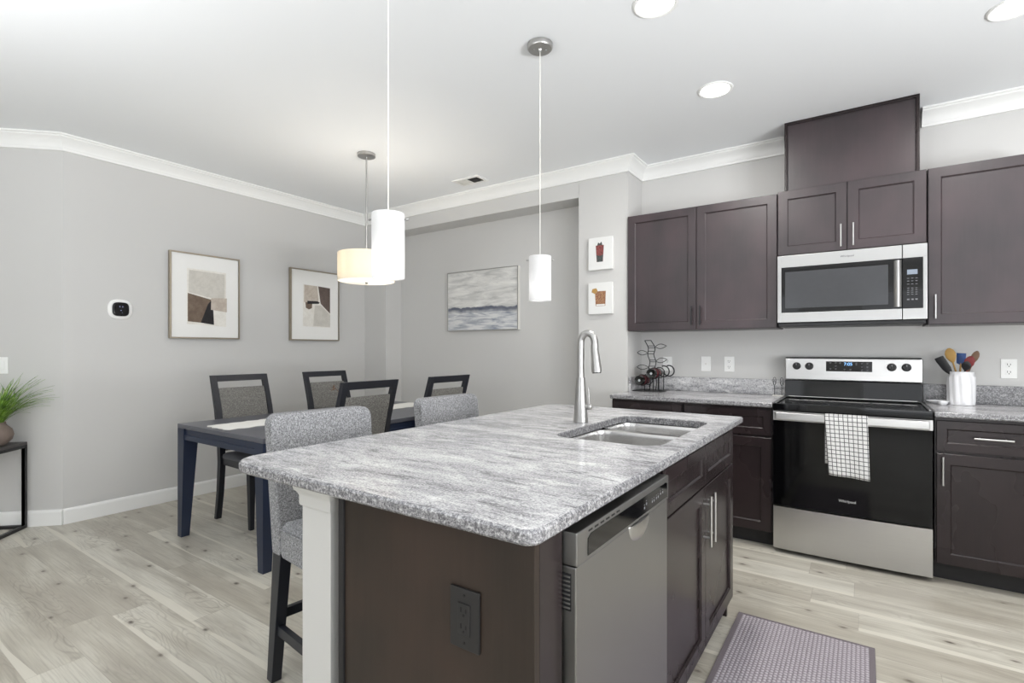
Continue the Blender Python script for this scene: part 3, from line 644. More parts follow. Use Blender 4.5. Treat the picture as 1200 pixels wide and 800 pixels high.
mb = MB(); mb.box(RX0 + 0.001, RX1 - 0.001, 3.496, 3.5015, 0.812, 0.868, 0.002); mb.build('door_trim', M['steel'], od)
mb = MB(); mb.box(RX0 + 0.018, RX1 - 0.018, 3.452, 3.470, 0.820, 0.866, 0.006, seg=3)
for x in (RX0 + 0.03, RX1 - 0.05): mb.box(x, x + 0.02, 3.468, 3.4965, 0.826, 0.860, 0.002)
mb.build('oven_handle', M['steel'], od)
text('maker_logo', 'Whirlpool', 0.021, (-0.076, 3.5015, 0.372), (R(90), 0, 0), M['logo'], od, 0.95)
mb = MB(); n_ = 40; fr_ = [(RX0 + 0.001 + (RX1 - RX0 - 0.002) * i / n_, 3.512 - 0.012 * (1 - abs(2 * i / n_ - 1) ** 3)) for i in range(n_ + 1)]
mb.prism(fr_ + [(RX1 - 0.001, 3.544), (RX0 + 0.001, 3.544)], 0.028, 0.285); mb.build('storage_drawer', M['steel'], rg, ang=30)
for x in (RX0 + 0.06, RX1 - 0.06):
    for y in (3.60, 4.08): m = MB(); m.cyl((x, y, 0), (x, y, 0.031), 0.015, seg=12); m.build('levelling_foot', M['blackplastic'], rg)

# towel over the oven handle
def towel():
    mb = MB(); t = bmesh.new(); uvl = t.loops.layers.uv.new('UVMap'); nx, x0, x1 = 18, -0.186, 0.020
    prof = []
    for i in range(9): prof.append((3.4755, 0.585 + (0.872 - 0.585) * i / 8 - 0.004, 0))
    for a in (150, 110, 70, 30): prof.append((3.461 + -0.0145 * math.cos(R(180 - a)) , 0.869 + 0.004 * math.sin(R(a)), 0))
    for i in range(17): prof.append((3.4475, 0.866 - (0.866 - 0.528) * i / 16, 1))
    ds_ = 0; grid = []; ss = []
    for j, (y, z, fr_) in enumerate(prof):
        if j: ds_ += math.dist((y, z), prof[j - 1][:2])
        ss.append(ds_); row = []
        for i in range(nx + 1):
            u = i / nx; hang = max(0, (0.866 - z) / 0.34) if fr_ else 0
            xx = x0 + (x1 - x0) * u + hang * (0.022 - 0.012 * u) ; yy = y - (0.005 * math.sin(u * 9) * hang + 0.006 * hang * (1 + math.sin(u * 5 + 1)) / 2) * (1 if fr_ else 0)
            row.append(t.verts.new((xx, yy, z - (0.012 * hang * u if fr_ else 0))))
        grid.append(row)
    for j in range(len(grid) - 1):
        for i in range(nx):
            fc = t.faces.new((grid[j][i], grid[j][i + 1], grid[j + 1][i + 1], grid[j + 1][i]))
            for lp, (jj, ii) in zip(fc.loops, ((j, i), (j, i + 1), (j + 1, i + 1), (j + 1, i))): lp[uvl].uv = (ii / nx, ss[jj] / 0.0232)
    me = bpy.data.meshes.new('dish_towel'); t.to_mesh(me); t.free(); o = bpy.data.objects.new('dish_towel', me); COL.objects.link(o)
    me.materials.append(M['towel']); me.shade_smooth()
    so = o.modifiers.new('thick', 'SOLIDIFY'); so.thickness = 0.0025; so.offset = 0
    o['label'] = 'white dish towel with black checks hanging over the oven handle'; o['category'] = 'towel'
towel()

# ------------------------------------------------------------------ microwave
mw = thing('microwave', 'stainless over-the-range microwave under the short wall cabinet', 'microwave', (-0.075, 3.95, 1.40))
MX0, MX1, MYF = -0.468, 0.304, 3.775
mb = MB(); mb.box(MX0 + 0.004, MX1 - 0.004, 3.80, YK - 0.004, 1.418, 1.864, 0.003); mb.build('casing', M['blackmetal'], mw)
mb = MB(); mb.box(MX0 + 0.006, MX1 - 0.006, 3.785, 4.12, 1.394, 1.4175, 0.004); mb.build('vent_base', M['blackplastic'], mw)
f = faceY(MX0, 3.7995, 1.420); fw, fh = MX1 - MX0, 0.437
sx = 0.655                    # where the door meets the control side
mb = MB()
for q in ((0, 0.024, 0, fh), (0.023, sx, 0, 0.064), (0.023, sx, fh - 0.078, fh)): mb.box(q[0], q[1], 0, 0.025, q[2], q[3], 0.003, f)
md = mb.build('door', M['steel'], mw)
mb = MB(); mb.box(0.022, sx, 0.001, 0.0235, 0.062, fh - 0.076, 0.002, f); gl = mb.build('door_glass', M['glass_blk'], md)
mb = MB(); mb.box(0.045, 0.590, 0.022, 0.0242, 0.092, fh - 0.108, 0.001, f); mb.build('window', M['mw_window'], gl)
mb = MB(); mb.loft([[(0.617 + 0.037 * k / 8, b, c) for k, b in ((i, 0.0235 + 0.016 * math.sin(math.pi * i / 8)) for i in range(9))] + [(0.654, 0.0225, c), (0.617, 0.0225, c)] for c in (0.075, fh - 0.088)], f=f); mb.build('handle', M['steel'], md)
mb = MB()
for q in ((sx + 0.003, fw, 0, 0.064), (sx + 0.003, fw, fh - 0.078, fh), (fw - 0.02, fw, 0.06, fh - 0.07)): mb.box(q[0], q[1], 0, 0.025, q[2], q[3], 0.003, f)
cp = mb.build('control_surround', M['steel'], mw)
mb = MB(); mb.box(sx + 0.003, fw - 0.019, 0.001, 0.0245, 0.062, fh - 0.076, 0.002, f); mb.mat(1)
for j, c in enumerate((0.238, 0.222, 0.204, 0.18, 0.168, 0.156, 0.144, 0.112)):
    for i in range(3): mb.box(sx + 0.024 + i * 0.019, sx + (0.034 if j != 7 else 0.035) + i * 0.019, 0.0235, 0.0252, c, c + (0.003 if j != 7 else 0.008), 0, f)
kp = mb.build('keypad', [M['glass_blk'], M['dimmark']], cp)
mb = MB(); mb.box(sx + 0.024, sx + 0.072, 0.023, 0.0252, 0.262, 0.290, 0.0, f); mb.build('display', M['disp_grey'], kp)
text('maker_logo', 'Whirlpool', 0.017, f(0.385, 0.0252, fh - 0.036), (R(90), 0, 0), M['slot'], md)

# ------------------------------------------------------------------ outlets and switch plates
def plate(x, z, label, kind, f=None, name='wall_outlet', cat='outlet'):
    f = f or faceY(x - 0.036, YK, z - 0.058); p = f(0.036, 0, 0.058)
    t = thing(name, label, cat, p)
    mb = MB(); mb.box(0, 0.072, -0.0005, 0.006, 0, 0.116, 0.003, f); mb.build('cover_plate', M['white'], t)
    mb = MB()
    if kind == 'duplex':
        for c0 in (0.036, 0.08): mb.box(0.020, 0.052, 0.005, 0.0085, c0 - 0.015, c0 + 0.015, 0.003, f)
        mb.mat(1)
        for c0 in (0.036, 0.08):
            mb.box(0.028, 0.0305, 0.008, 0.0092, c0 - 0.002, c0 + 0.009, 0, f); mb.box(0.041, 0.0435, 0.008, 0.0092, c0 - 0.002, c0 + 0.008, 0, f); mb.cyl((0.036, 0.008, c0 - 0.008), (0.036, 0.0092, c0 - 0.008), 0.003, seg=8, f=f)
        mb.build('receptacle', [M['white'], M['slot']], t)
    elif kind == 'switch':
        mb.box(0.020, 0.052, 0.005, 0.009, 0.026, 0.09, 0.002, f); mb.build('rocker', M['white'], t)
    else:
        mb.cyl((0.036, 0.005, 0.058), (0.036, 0.009, 0.058), 0.006, seg=14, f=f); mb.build('jack', M['offwhite'], t)
    return t
plate(-1.320, 1.128, 'white outlet plate half hidden behind the black wine rack', 'duplex')
plate(-1.018, 1.132, 'white plate with one small round jack, left of the duplex outlet', 'jack', name='jack_plate', cat='wall plate')
plate(-0.846, 1.132, 'white duplex outlet on the kitchen wall just left of the range', 'duplex')
plate(0.711, 1.130, 'white duplex outlet on the wall right of the utensil crock', 'duplex')

# ------------------------------------------------------------------ things on the counters
ck = thing('utensil_crock', 'white ribbed ceramic crock full of utensils right of the range', 'crock', (0.481, 4.03, ZT))
mb = MB(); rings = []
for r, z in ((0.060, 0), (0.064, 0.004), (0.065, 0.03), (0.066, 0.12), (0.064, 0.165), (0.058, 0.178), (0.059, 0.196), (0.060, 0.199), (0.056, 0.199), (0.055, 0.18), (0.059, 0.16), (0.060, 0.02), (0.03, 0.012)):
    rings.append([(0.481 + (r + (0.0026 * math.sin(i * 12 * 2 * math.pi / 96 + z * 16) if 0.01 < z < 0.17 and r > 0.061 else 0)) * math.cos(2 * math.pi * i / 96), 4.03 + (r + (0.0026 * math.sin(i * 12 * 2 * math.pi / 96 + z * 16) if 0.01 < z < 0.17 and r > 0.061 else 0)) * math.sin(2 * math.pi * i / 96), ZT + z) for i in range(96)])
mb.loft(rings); mb.build('pot', M['crock'], ck)
def utensil(name, label, cat, base, tip, head, hm, sm, hl=0.07, hw_=0.028, ht=0.006):
    """base inside the crock, tip = end of head; head: outline kind"""
    t = thing(name, label, cat, base); b, e = Vector(base), Vector(tip); d = (e - b).normalized(); neck = e - d * hl
    mb = MB(); mb.cyl(b, neck + d * 0.01, 0.0055, 0.0045, 10); mb.build('stem', sm, t)
    side = d.cross(Vector((0.25, 1, 0))).normalized(); nrm = side.cross(d).normalized(); mb = MB()
    prof = {'spoon': [(0.0, .2), (.15, .55), (.4, .95), (.65, 1), (.85, .75), (.97, .35), (1, .1)], 'spatula': [(0, .25), (.2, .7), (.35, .9), (.8, 1), (.97, .95), (1, .85)], 'turner': [(0, .2), (.12, .9), (.5, .95), (.97, 1), (1, .95)]}[head]
    rings = []
    for u, wv in prof:
        c = neck + d * hl * u; ww, tt = hw_ * wv, ht * (1 if u < .9 else .6)
        bow = nrm * (0.008 * math.sin(math.pi * u) if head == 'spoon' else 0)
        rings.append([c - bow + side * ww * math.cos(a) + nrm * tt * math.sin(a) * 0.6 for a in [2 * math.pi * i / 12 for i in range(12)]])
    mb.loft(rings); mb.build('head', hm, t); return t
CB = lambda dx, dy: (0.481 + dx, 4.03 + dy, ZT + 0.014)
utensil('spatula', 'black spatula leaning left out of the white crock', 'utensil', CB(0.050, 0.006), (0.374, 4.0, 1.197), 'spatula', M['blackplastic'], M['blackplastic'], 0.12, 0.024)
utensil('wooden_spoon', 'tan wooden spoon standing tallest in the white crock', 'utensil', CB(0.02, 0.015), (0.425, 4.04, 1.252), 'spoon', M['tan'], M['tan'], 0.09, 0.026)
utensil('spatula', 'blue silicone spatula in the middle of the white crock', 'utensil', CB(-0.012, 0.02), (0.485, 4.05, 1.222), 'turner', M['blue'], M['tan'], 0.07, 0.022)
utensil('serving_spoon', 'dark red spoon in the right half of the white crock', 'utensil', CB(-0.02, -0.01), (0.523, 4.0, 1.205), 'spoon', M['red'], M['red'], 0.08, 0.024)
utensil('serving_spoon', 'black spoon leaning forward in front of the red one in the crock', 'utensil', CB(-0.015, 0.025), (0.500, 3.955, 1.175), 'spoon', M['blackplastic'], M['blackplastic'], 0.06, 0.022)
utensil('wooden_spoon', 'brown wooden spoon at the right edge of the white crock', 'utensil', CB(-0.025, 0.005), (0.555, 4.035, 1.235), 'spoon', M['browntwig'], M['browntwig'], 0.08, 0.018)

def lathe_thing(name, label, cat, c, prof, m, seg=32):
    mb = MB(); mb.lathe(prof, c, seg); o = mb.build(name, m, ang=50); o['label'] = label; o['category'] = cat; return o
lathe_thing('spoon_rest', 'shallow white ceramic dish between the range and the utensil crock', 'dish', (0.378, 4.035, ZT), [(0.03, 0), (0.035, 0.002), (0.06, 0.016), (0.062, 0.019), (0.060, 0.020), (0.034, 0.006), (0.004, 0.005)], M['crock'])
lathe_thing('salt_cellar', 'tiny white round pot in front of the shallow dish by the range', 'pot', (0.389, 3.945, ZT), [(0.010, 0), (0.016, 0.002), (0.022, 0.012), (0.0235, 0.022), (0.0225, 0.024), (0.020, 0.014), (0.012, 0.006), (0.002, 0.005)], M['crock'])

# small wire stand at the left edge of the range
ws = thing('wire_photo_stand', 'small wire stand with looped ends against the backsplash left of the range', 'ornament', (-0.497, 4.05, ZT))
mb = MB(); mb.box(-0.532, -0.462, 4.035, 4.065, ZT, ZT + 0.008, 0.003); mb.build('foot_bar', M['offwhite'], ws)
for x, hgt in ((-0.520, 1.0), (-0.474, 0.98)):
    mb = MB(); mb.cyl((x, 4.05, ZT + 0.007), (x, 4.05, ZT + 0.075), 0.0022, seg=8)
    for rx, rz, cz in ((0.010, 0.028, 0.105), (0.006, 0.016, 0.094)): mb.tube([(x + rx * math.cos(a), 4.05, ZT + cz * hgt + rz * math.sin(a)) for a in [2 * math.pi * i / 20 for i in range(20)]], 0.0018, 6, closed=True)
    mb.build('wire_loop', M['blackmetal'], ws)

# vine shaped wine rack with bottles
WY = 3.99
wr = thing('wine_rack', 'black metal vine-shaped wine rack with leaf loops in the counter corner', 'wine rack', (-1.40, WY, ZT))
mb = MB(); mb.prism([(-1.515 + 0.0, 3.90), (-1.285, 3.90), (-1.275, 3.96), (-1.30, 4.10), (-1.50, 4.10), (-1.518, 3.98)], ZT, ZT + 0.006); mb.build('base_plate', M['blackmetal'], wr)
def smooth(pts, n=8):
    out = []; P_ = [Vector(p) for p in pts]; P_ = [P_[0]] + P_ + [P_[-1]]
    for i in range(1, len(P_) - 2):
        for k in range(n):
            t = k / n; a, b, c, d = P_[i - 1:i + 3]
            out.append(0.5 * ((2 * b) + (c - a) * t + (2 * a - 5 * b + 4 * c - d) * t * t + (3 * b - a - 3 * c + d) * t ** 3))
    return out + [P_[-2]]
RL = smooth([(-1.447, WY, 1.316), (-1.418, WY, 1.257), (-1.422, WY, 1.202), (-1.405, WY, 1.146), (-1.415, WY, 1.092), (-1.409, WY, 1.05), (-1.40, WY, 0.98), (-1.41, WY, 0.919)])
RRR = smooth([(-1.396, WY, 1.316), (-1.363, WY, 1.257), (-1.373, WY, 1.202), (-1.355, WY, 1.146), (-1.365, WY, 1.092), (-1.358, WY, 1.05), (-1.35, WY, 0.98), (-1.36, WY, 0.919)])
for P_ in (RL, RRR): mb = MB(); mb.tube(P_, 0.0036, 8); mb.build('stem_rail', M['blackmetal'], wr)
mb = MB(); mb.cyl(RL[0], RRR[0], 0.003, seg=8)
for z in (1.272, 1.255, 1.226, 1.21, 1.162, 1.148, 1.108, 1.094):
    a = min(RL, key=lambda p: abs(p.z - z)); b = min(RRR, key=lambda p: abs(p.z - z)); mb.cyl(a, b, 0.0025, seg=8)
mb.build('rungs', M['blackmetal'], wr)
for x0, z0, dx, dz in ((-1.361, 1.266, 0.09, 0.006), (-1.42, 1.216, -0.09, 0.004), (-1.356, 1.152, 0.09, 0.014), (-1.413, 1.102, -0.10, 0.002)):
    pts = [(x0 + dx * u, WY - 0.012 * math.sin(math.pi * u) , z0 + dz * u + s_ * 0.018 * math.sin(math.pi * u)) for s_, us in ((1, [i / 12 for i in range(13)]), (-1, [1 - i / 12 for i in range(1, 12)])) for u in us]
    mb = MB(); mb.tube(pts, 0.0026, 7, closed=True); mb.build('leaf_loop', M['blackmetal'], wr)
for cx, cz in ((-1.447, 1.002), (-1.352, 1.058)):
    for yy in (3.935, 4.06):
        mb = MB(); mb.tube([(cx + 0.0425 * math.cos(a), yy, cz + 0.0425 * math.sin(a)) for a in [2 * math.pi * i / 28 for i in range(28)]], 0.0035, 8, closed=True); mb.build('bottle_ring', M['blackmetal'], wr)
for yy in (3.935, 4.06):
    mb = MB(); mb.tube([(-1.275 + 0.042 * math.cos(R(a)), yy, 1.075 + 0.042 * math.sin(R(a))) for a in range(-150, 120, 10)], 0.005, 8); mb.build('bottle_ring', M['blackmetal'], wr)
for (x, z) in ((-1.43, 0.96), (-1.36, 1.02), (-1.315, 1.06)):
    mb = MB(); mb.cyl((x, 3.94, ZT + 0.005), (x, 3.94, z), 0.0035, seg=8); mb.cyl((x, 4.055, ZT + 0.005), (x, 4.055, z), 0.0035, seg=8); mb.build('support_rod', M['blackmetal'], wr)
def bottle(cx, cz, label):
    t = thing('wine_bottle', label, 'bottle', (cx, 3.86, cz)); f = lambda a, b, c: Vector((cx + a, 3.855 + c, cz + b))
    ring = lambda r, c: [(r * math.cos(2 * math.pi * i / 28), r * math.sin(2 * math.pi * i / 28), c) for i in range(28)]
    mb = MB(); mb.loft([ring(r, c) for r, c in ((0.012, 0.012), (0.028, 0.004), (0.034, 0.0), (0.0375, 0.006), (0.0375, 0.17), (0.030, 0.195), (0.016, 0.215), (0.0145, 0.285), (0.0135, 0.287))], f=f); mb.build('glass', M['wine'], t)
    mb = MB(); mb.loft([ring(r, c) for r, c in ((0.0372, 0.045), (0.0381, 0.045), (0.0381, 0.135), (0.0372, 0.135))], True, False, f=f); mb.build('paper_label', M['redfoil'], t)
    mb = MB(); mb.loft([ring(r, c) for r, c in ((0.003, 0.0095), (0.009, 0.0105), (0.010, 0.0125))], f=f); mb.build('punt_stamp', M['mark'], t)
bottle(-1.447, 1.002, 'wine bottle lying in the lower left ring of the rack')
bottle(-1.352, 1.058, 'wine bottle lying in the upper right ring of the rack')

# ------------------------------------------------------------------ bar stools
def stool(loc, rz, label):
    t = thing('bar_stool', label, 'stool', (0, 0, 0), 'bar stools along the dining side of the island')
    L = lambda name, pts: None
    # local: seat faces +X, back at x = 0, y -0.22 .. 0.22
    mb = MB(); rings = []      # back: upholstered slab with rounded shoulders, leaning slightly
    for x_, d in ((-0.036, 0.012), (-0.034, 0.004), (-0.028, 0.0), (0.026, 0.0), (0.033, 0.004), (0.036, 0.012)):
        ring = []
        for y, z, _ in rr(-0.215, 0.215, 0.485, 1.0, [0.012, 0.012, 0.042, 0.042], 0, 8, d):
            u = (z - 0.485) / 0.515; ring.append((x_ * (1 - 0.12 * u) - 0.055 * u ** 1.5, y * (0.955 + 0.045 * u), z))
        rings.append(ring)
    mb.loft(rings); mb.build('backrest', M['tweed'], t, ang=60)
    mb = MB(); rings = []
    for d, z in ((0.0, 0.50), (-0.003, 0.51), (-0.004, 0.57), (0.0, 0.60), (0.012, 0.618), (0.05, 0.628), (0.12, 0.631)): rings.append(rr(0.043, 0.455, -0.214, 0.214, 0.035, z, 5, d))
    mb.loft(rings); st = mb.build('seat', M['tweed'], t, ang=60)
    mb = MB(); mb.tube([(p[0], p[1], 0.598) for p in rr(0.043, 0.455, -0.214, 0.214, 0.035, 0, 5, -0.003)], 0.004, 6, closed=True); mb.build('piping', M['tweed'], st)
    for sy in (-1, 1):
        mb = MB(); mb.hexa([(-0.075, sy * 0.188 - 0.019, 0), (-0.033, sy * 0.188 - 0.019, 0), (-0.033, sy * 0.188 + 0.019, 0), (-0.075, sy * 0.188 + 0.019, 0)], [(-0.028, sy * 0.182 - 0.022, 0.500), (0.036, sy * 0.182 - 0.022, 0.500), (0.036, sy * 0.182 + 0.022, 0.500), (-0.028, sy * 0.182 + 0.022, 0.500)], 0.003); mb.build('leg', M['chairwood'], t)
        mb = MB(); mb.taper((0.425, sy * 0.185, 0), (0.034, 0.034), (0.415, sy * 0.18, 0.505), (0.05, 0.05)); mb.build('leg', M['chairwood'], t)
        mb = MB(); mb.box(-0.04, 0.42, sy * 0.185 - 0.011, sy * 0.185 + 0.011, 0.185, 0.222, 0.002); mb.build('stretcher', M['chairwood'], t)
    mb = MB(); mb.box(0.408, 0.432, -0.18, 0.18, 0.115, 0.155, 0.002); mb.build('footrest', M['chairwood'], t)
    mb = MB(); mb.box(-0.038, -0.016, -0.18, 0.18, 0.235, 0.27, 0.002); mb.build('stretcher', M['chairwood'], t)
    t.location = loc; t.rotation_euler = (0, 0, rz); return t
s1 = stool((-1.755, 1.262, 0), R(-7), 'grey tweed bar stool nearest the camera beside the white post')
dup(s1, (-1.755, 2.025, 0), (0, 0, R(-2)), 'grey tweed bar stool farther back, at the faucet end of the island')

# ------------------------------------------------------------------ dining table and chairs
TX0, TX1, TY0, TY1, TZ = -3.775, -2.735, 1.55, 3.42, 0.75
dt = thing('dining_table', 'long dark navy dining table with slate top beside the left wall', 'table', ((TX0 + TX1) / 2, (TY0 + TY1) / 2, 0))
mb = MB(); mb.box(TX0, TX1, TY0, TY1, 0.722, TZ, 0.003); mb.build('tabletop', M['tabletop'], dt)
i_ = 0.012
for nm, q in (('apron', (TX0 + 0.08, TX1 - 0.08, TY0 + i_, TY0 + i_ + 0.022)), ('apron', (TX0 + 0.08, TX1 - 0.08, TY1 - i_ - 0.022, TY1 - i_)), ('apron', (TX0 + i_, TX0 + i_ + 0.022, TY0 + 0.08, TY1 - 0.08)), ('apron', (TX1 - i_ - 0.022, TX1 - i_, TY0 + 0.08, TY1 - 0.08))):
    mb = MB(); mb.box(q[0], q[1], q[2], q[3], 0.655, 0.7215, 0.002); a = mb.build('apron', M['navy'], dt)
    mb = MB(); e = 0.006; mb.box(q[0] - (e if q[1] - q[0] < .1 else 0), q[1] + (e if q[1] - q[0] < .1 else 0), q[2] - (e if q[3] - q[2] < .1 else 0), q[3] + (e if q[3] - q[2] < .1 else 0), 0.648, 0.682, 0.002); mb.build('lower_rail', M['navy'], a)
for cx, sx_ in ((TX0, 1), (TX1, -1)):
    for cy, sy in ((TY0, 1), (TY1, -1)):
        T_ = lambda w_, z: [(cx + sx_ * 0.001 + (0 if sx_ > 0 else -w_), cy + (0.001 if sy > 0 else -w_), z), (cx + sx_ * 0.001 + (w_ if sx_ > 0 else 0), cy + (0.001 if sy > 0 else -w_), z), (cx + sx_ * 0.001 + (w_ if sx_ > 0 else 0), cy + (w_ if sy > 0 else -0.001), z), (cx + sx_ * 0.001 + (0 if sx_ > 0 else -w_), cy + (w_ if sy > 0 else -0.001), z)]
        mb = MB(); mb.loft([T_(0.052, 0), T_(0.088, 0.62), T_(0.088, 0.7215)]); mb.build('leg', M['navy'], dt)
# runner
mb = MB(); X0, X1, Y0, Y1 = -3.475, -3.20, 1.60, 3.37; top = []
ny = 60
edgeL = [(X0 + 0.008 * math.sin(i * 1.9) + 0.004 * math.sin(i * 4.7), Y0 + (Y1 - Y0) * i / ny) for i in range(ny + 1)]
edgeR = [(X1 + 0.008 * math.sin(i * 1.7 + 1) + 0.004 * math.sin(i * 5.1), Y0 + (Y1 - Y0) * i / ny) for i in range(ny + 1)]
endN = [(X1 + (X0 - X1) * k / 8, Y0 - 0.012 * abs(math.sin(k * 1.57)) - 0.004 * (k % 3)) for k in range(1, 8)]
endF = [(X0 + (X1 - X0) * k / 8, Y1 + 0.012 * abs(math.sin(k * 1.57))) for k in range(1, 8)]
loop = edgeL + endF + edgeR[::-1] + endN
mb.prism(loop, TZ + 0.0006, TZ + 0.0045); o = mb.build('table_runner', M['runner']); o['label'] = 'white ragged-edged runner laid along the dining table'; o['category'] = 'table runner'
# vase with dry twigs at the centre of the table
vs = thing('bud_vase', 'small clear glass vase with a dry brown twig on the table runner', 'vase', (-3.29, 2.46, TZ + 0.0048))
mb = MB(); mb.lathe([(0.022, 0), (0.027, 0.003), (0.030, 0.03), (0.022, 0.065), (0.013, 0.085), (0.016, 0.10), (0.0145, 0.10), (0.011, 0.085), (0.020, 0.064), (0.0275, 0.03), (0.02, 0.008), (0.002, 0.007)], (-3.29, 2.46, TZ + 0.0048), 28); mb.build('glass', M['glass'], vs)
mb = MB(); tw = smooth([(-3.292, 2.458, TZ + 0.016), (-3.289, 2.462, TZ + 0.11), (-3.285, 2.46, TZ + 0.16), (-3.30, 2.44, TZ + 0.20), (-3.31, 2.405, TZ + 0.207)]); mb.tube(tw, 0.002, 7)
for p, q in (((-3.300, 2.44, TZ + 0.20), (-3.30, 2.40, TZ + 0.185)), ((-3.287, 2.461, TZ + 0.165), (-3.27, 2.49, TZ + 0.215)), ((-3.305, 2.42, TZ + 0.205), (-3.30, 2.43, TZ + 0.225))):
    mb.tube([p, tuple((a + b) / 2 + 0.002 for a, b in zip(p, q)), q], [0.003, 0.007, 0.0008], 7)
mb.build('twig', M['browntwig'], vs)

def dchair(label):
    t = thing('dining_chair', label, 'chair', (0, 0, 0), 'dining chairs around the navy table')
    # local: sitter faces +X; rear feet at x = 0, front feet at x = 0.44
    def stile(y):
        pts = [(0.0, 0.0, 0.030), (0.035, 0.20, 0.036), (0.055, 0.42, 0.044), (0.045, 0.56, 0.044), (0.0, 0.80, 0.038), (-0.075, 1.05, 0.030)]
        return [[(x - w_ / 2, y - 0.019, z), (x + w_ / 2, y - 0.019, z), (x + w_ / 2, y + 0.019, z), (x - w_ / 2, y + 0.019, z)] for x, z, w_ in pts]
    for y in (-0.196, 0.196): mb = MB(); mb.loft(stile(y)); mb.build('rear_leg', M['chairwood'], t, ang=20)
    mb = MB(); mb.hexa([(-0.076, -0.1765, 1.002), (-0.044, -0.1765, 1.005), (-0.044, 0.1765, 1.005), (-0.076, 0.1765, 1.002)], [(-0.091, -0.1765, 1.05), (-0.060, -0.1765, 1.05), (-0.060, 0.1765, 1.05), (-0.091, 0.1765, 1.05)], 0.002); mb.build('top_rail', M['chairwood'], t)
    mb = MB(); rings = []
    for u in [i / 10 for i in range(11)]:
        z = 0.50 + 0.455 * u; x = 0.052 - 0.098 * u ** 1.25; th = 0.036 if 0.02 < u < 0.98 else 0.022; puff = 0.006 * math.sin(math.pi * u)
        rings.append([(xx + x, yy, z) for xx, yy, _ in rr(-th / 2, th / 2 + puff, -0.176, 0.176, 0.009, 0, 3)])
    mb.loft(rings); mb.build('back_pad', M['tweed_dark'], t, ang=60)
    mb = MB(); mb.hexa([(0.03, -0.20, 0.405), (0.47, -0.215, 0.405), (0.47, 0.215, 0.405), (0.03, 0.20, 0.405)], [(0.03, -0.20, 0.455), (0.47, -0.215, 0.455), (0.47, 0.215, 0.455), (0.03, 0.20, 0.455)], 0.003); mb.build('seat_frame', M['chairwood'], t)
    mb = MB()
    mb.loft([[(x, y, z) for x, y, _ in rr(0.076, 0.478, -0.213, 0.213, 0.03, 0, 4, d)] for d, z in ((0.004, 0.4555), (0.0, 0.465), (0.004, 0.482), (0.03, 0.496), (0.10, 0.50))]); mb.build('seat_cushion', M['seatfab'], t, ang=60)
    for y in (-0.188, 0.188): mb = MB(); mb.taper((0.445, y, 0), (0.030, 0.030), (0.442, y, 0.4045), (0.046, 0.044)); mb.build('front_leg', M['chairwood'], t)
    return t
d1 = dchair('dark-framed dining chair on the wall side of the table, nearer the camera')
d1.location = (-3.925, 2.078, 0)
dup(d1, (-3.925, 2.842, 0), (0, 0, 0), 'dark-framed dining chair on the wall side, partly hidden behind another chair back')
dup(d1, (-2.585, 2.115, 0), (0, 0, math.pi), 'dark-framed dining chair seen from behind, just past the near bar stool')
dup(d1, (-2.605, 2.872, 0), (0, 0, math.pi), 'dark-framed dining chair seen from behind, above the far bar stool')

# ------------------------------------------------------------------ console table with plant by the angled wall
cs = thing('console_table', 'dark console table with black metal frame at the left edge', 'table', (0, 0, 0))
# local: x along the wall away from the room corner, y out from the wall, right end at x = 0
mb = MB(); mb.box(0, 1.0, 0, 0.36, 0.582, 0.60, 0.002); mb.build('top', M['slate_top'], cs)
mb = MB(); b_ = 0.022
for x in (0, 1.0 - b_):
    for y in (0, 0.36 - b_): mb.box(x, x + b_, y, y + b_, 0, 0.5815, 0.001)
    for z in (0, 0.5595): mb.box(x, x + b_, b_, 0.36 - b_, z, z + b_, 0.001)
for y in (0, 0.36 - b_):
    for z in (0.5595,): mb.box(b_, 1.0 - b_, y, y + b_, z, z + b_, 0.001)
mb.box(b_, 1.0 - b_, 0, b_, 0, b_, 0.001)
mb.build('frame', M['blackmetal'], cs)
dW = Vector((-1, -1, 0)).normalized(); nW = Vector((1, -1, 0)).normalized()
cpt = Vector((XL, 1.19, 0)) + dW * 0.205 + nW * 0.022
cs.location = cpt; cs.rotation_euler = (0, 0, R(-135)); cs.scale = (1, 1, 1)
# rotation -135 deg sends +X to (-1,-1) and +Y to (1,-1)
pl = thing('potted_grass', 'green ornamental grass in a round taupe pot on the console table', 'plant', (0, 0, 0))
pc = cpt + dW * 0.09 + nW * 0.15; pl.location = (pc.x, pc.y, 0.6003); pl.scale = (1.2, 1.2, 1.2); PZ = 0
mb = MB(); mb.lathe([(0.035, 0), (0.045, 0.003), (0.072, 0.035), (0.078, 0.06), (0.070, 0.09), (0.05, 0.112), (0.044, 0.122), (0.046, 0.13), (0.040, 0.13), (0.038, 0.12), (0.044, 0.108), (0.06, 0.085), (0.06, 0.04), (0.02, 0.02)], (0, 0, 0), 36); mb.build('pot', M['clay'], pl, ang=60)
mb = MB(); mb.lathe([(0.041, 0.100), (0.041, 0.112), (0.02, 0.116)], (0, 0, 0), 20); mb.build('soil', M['soil'], pl)
mb = MB(); rnd = random.Random(3)
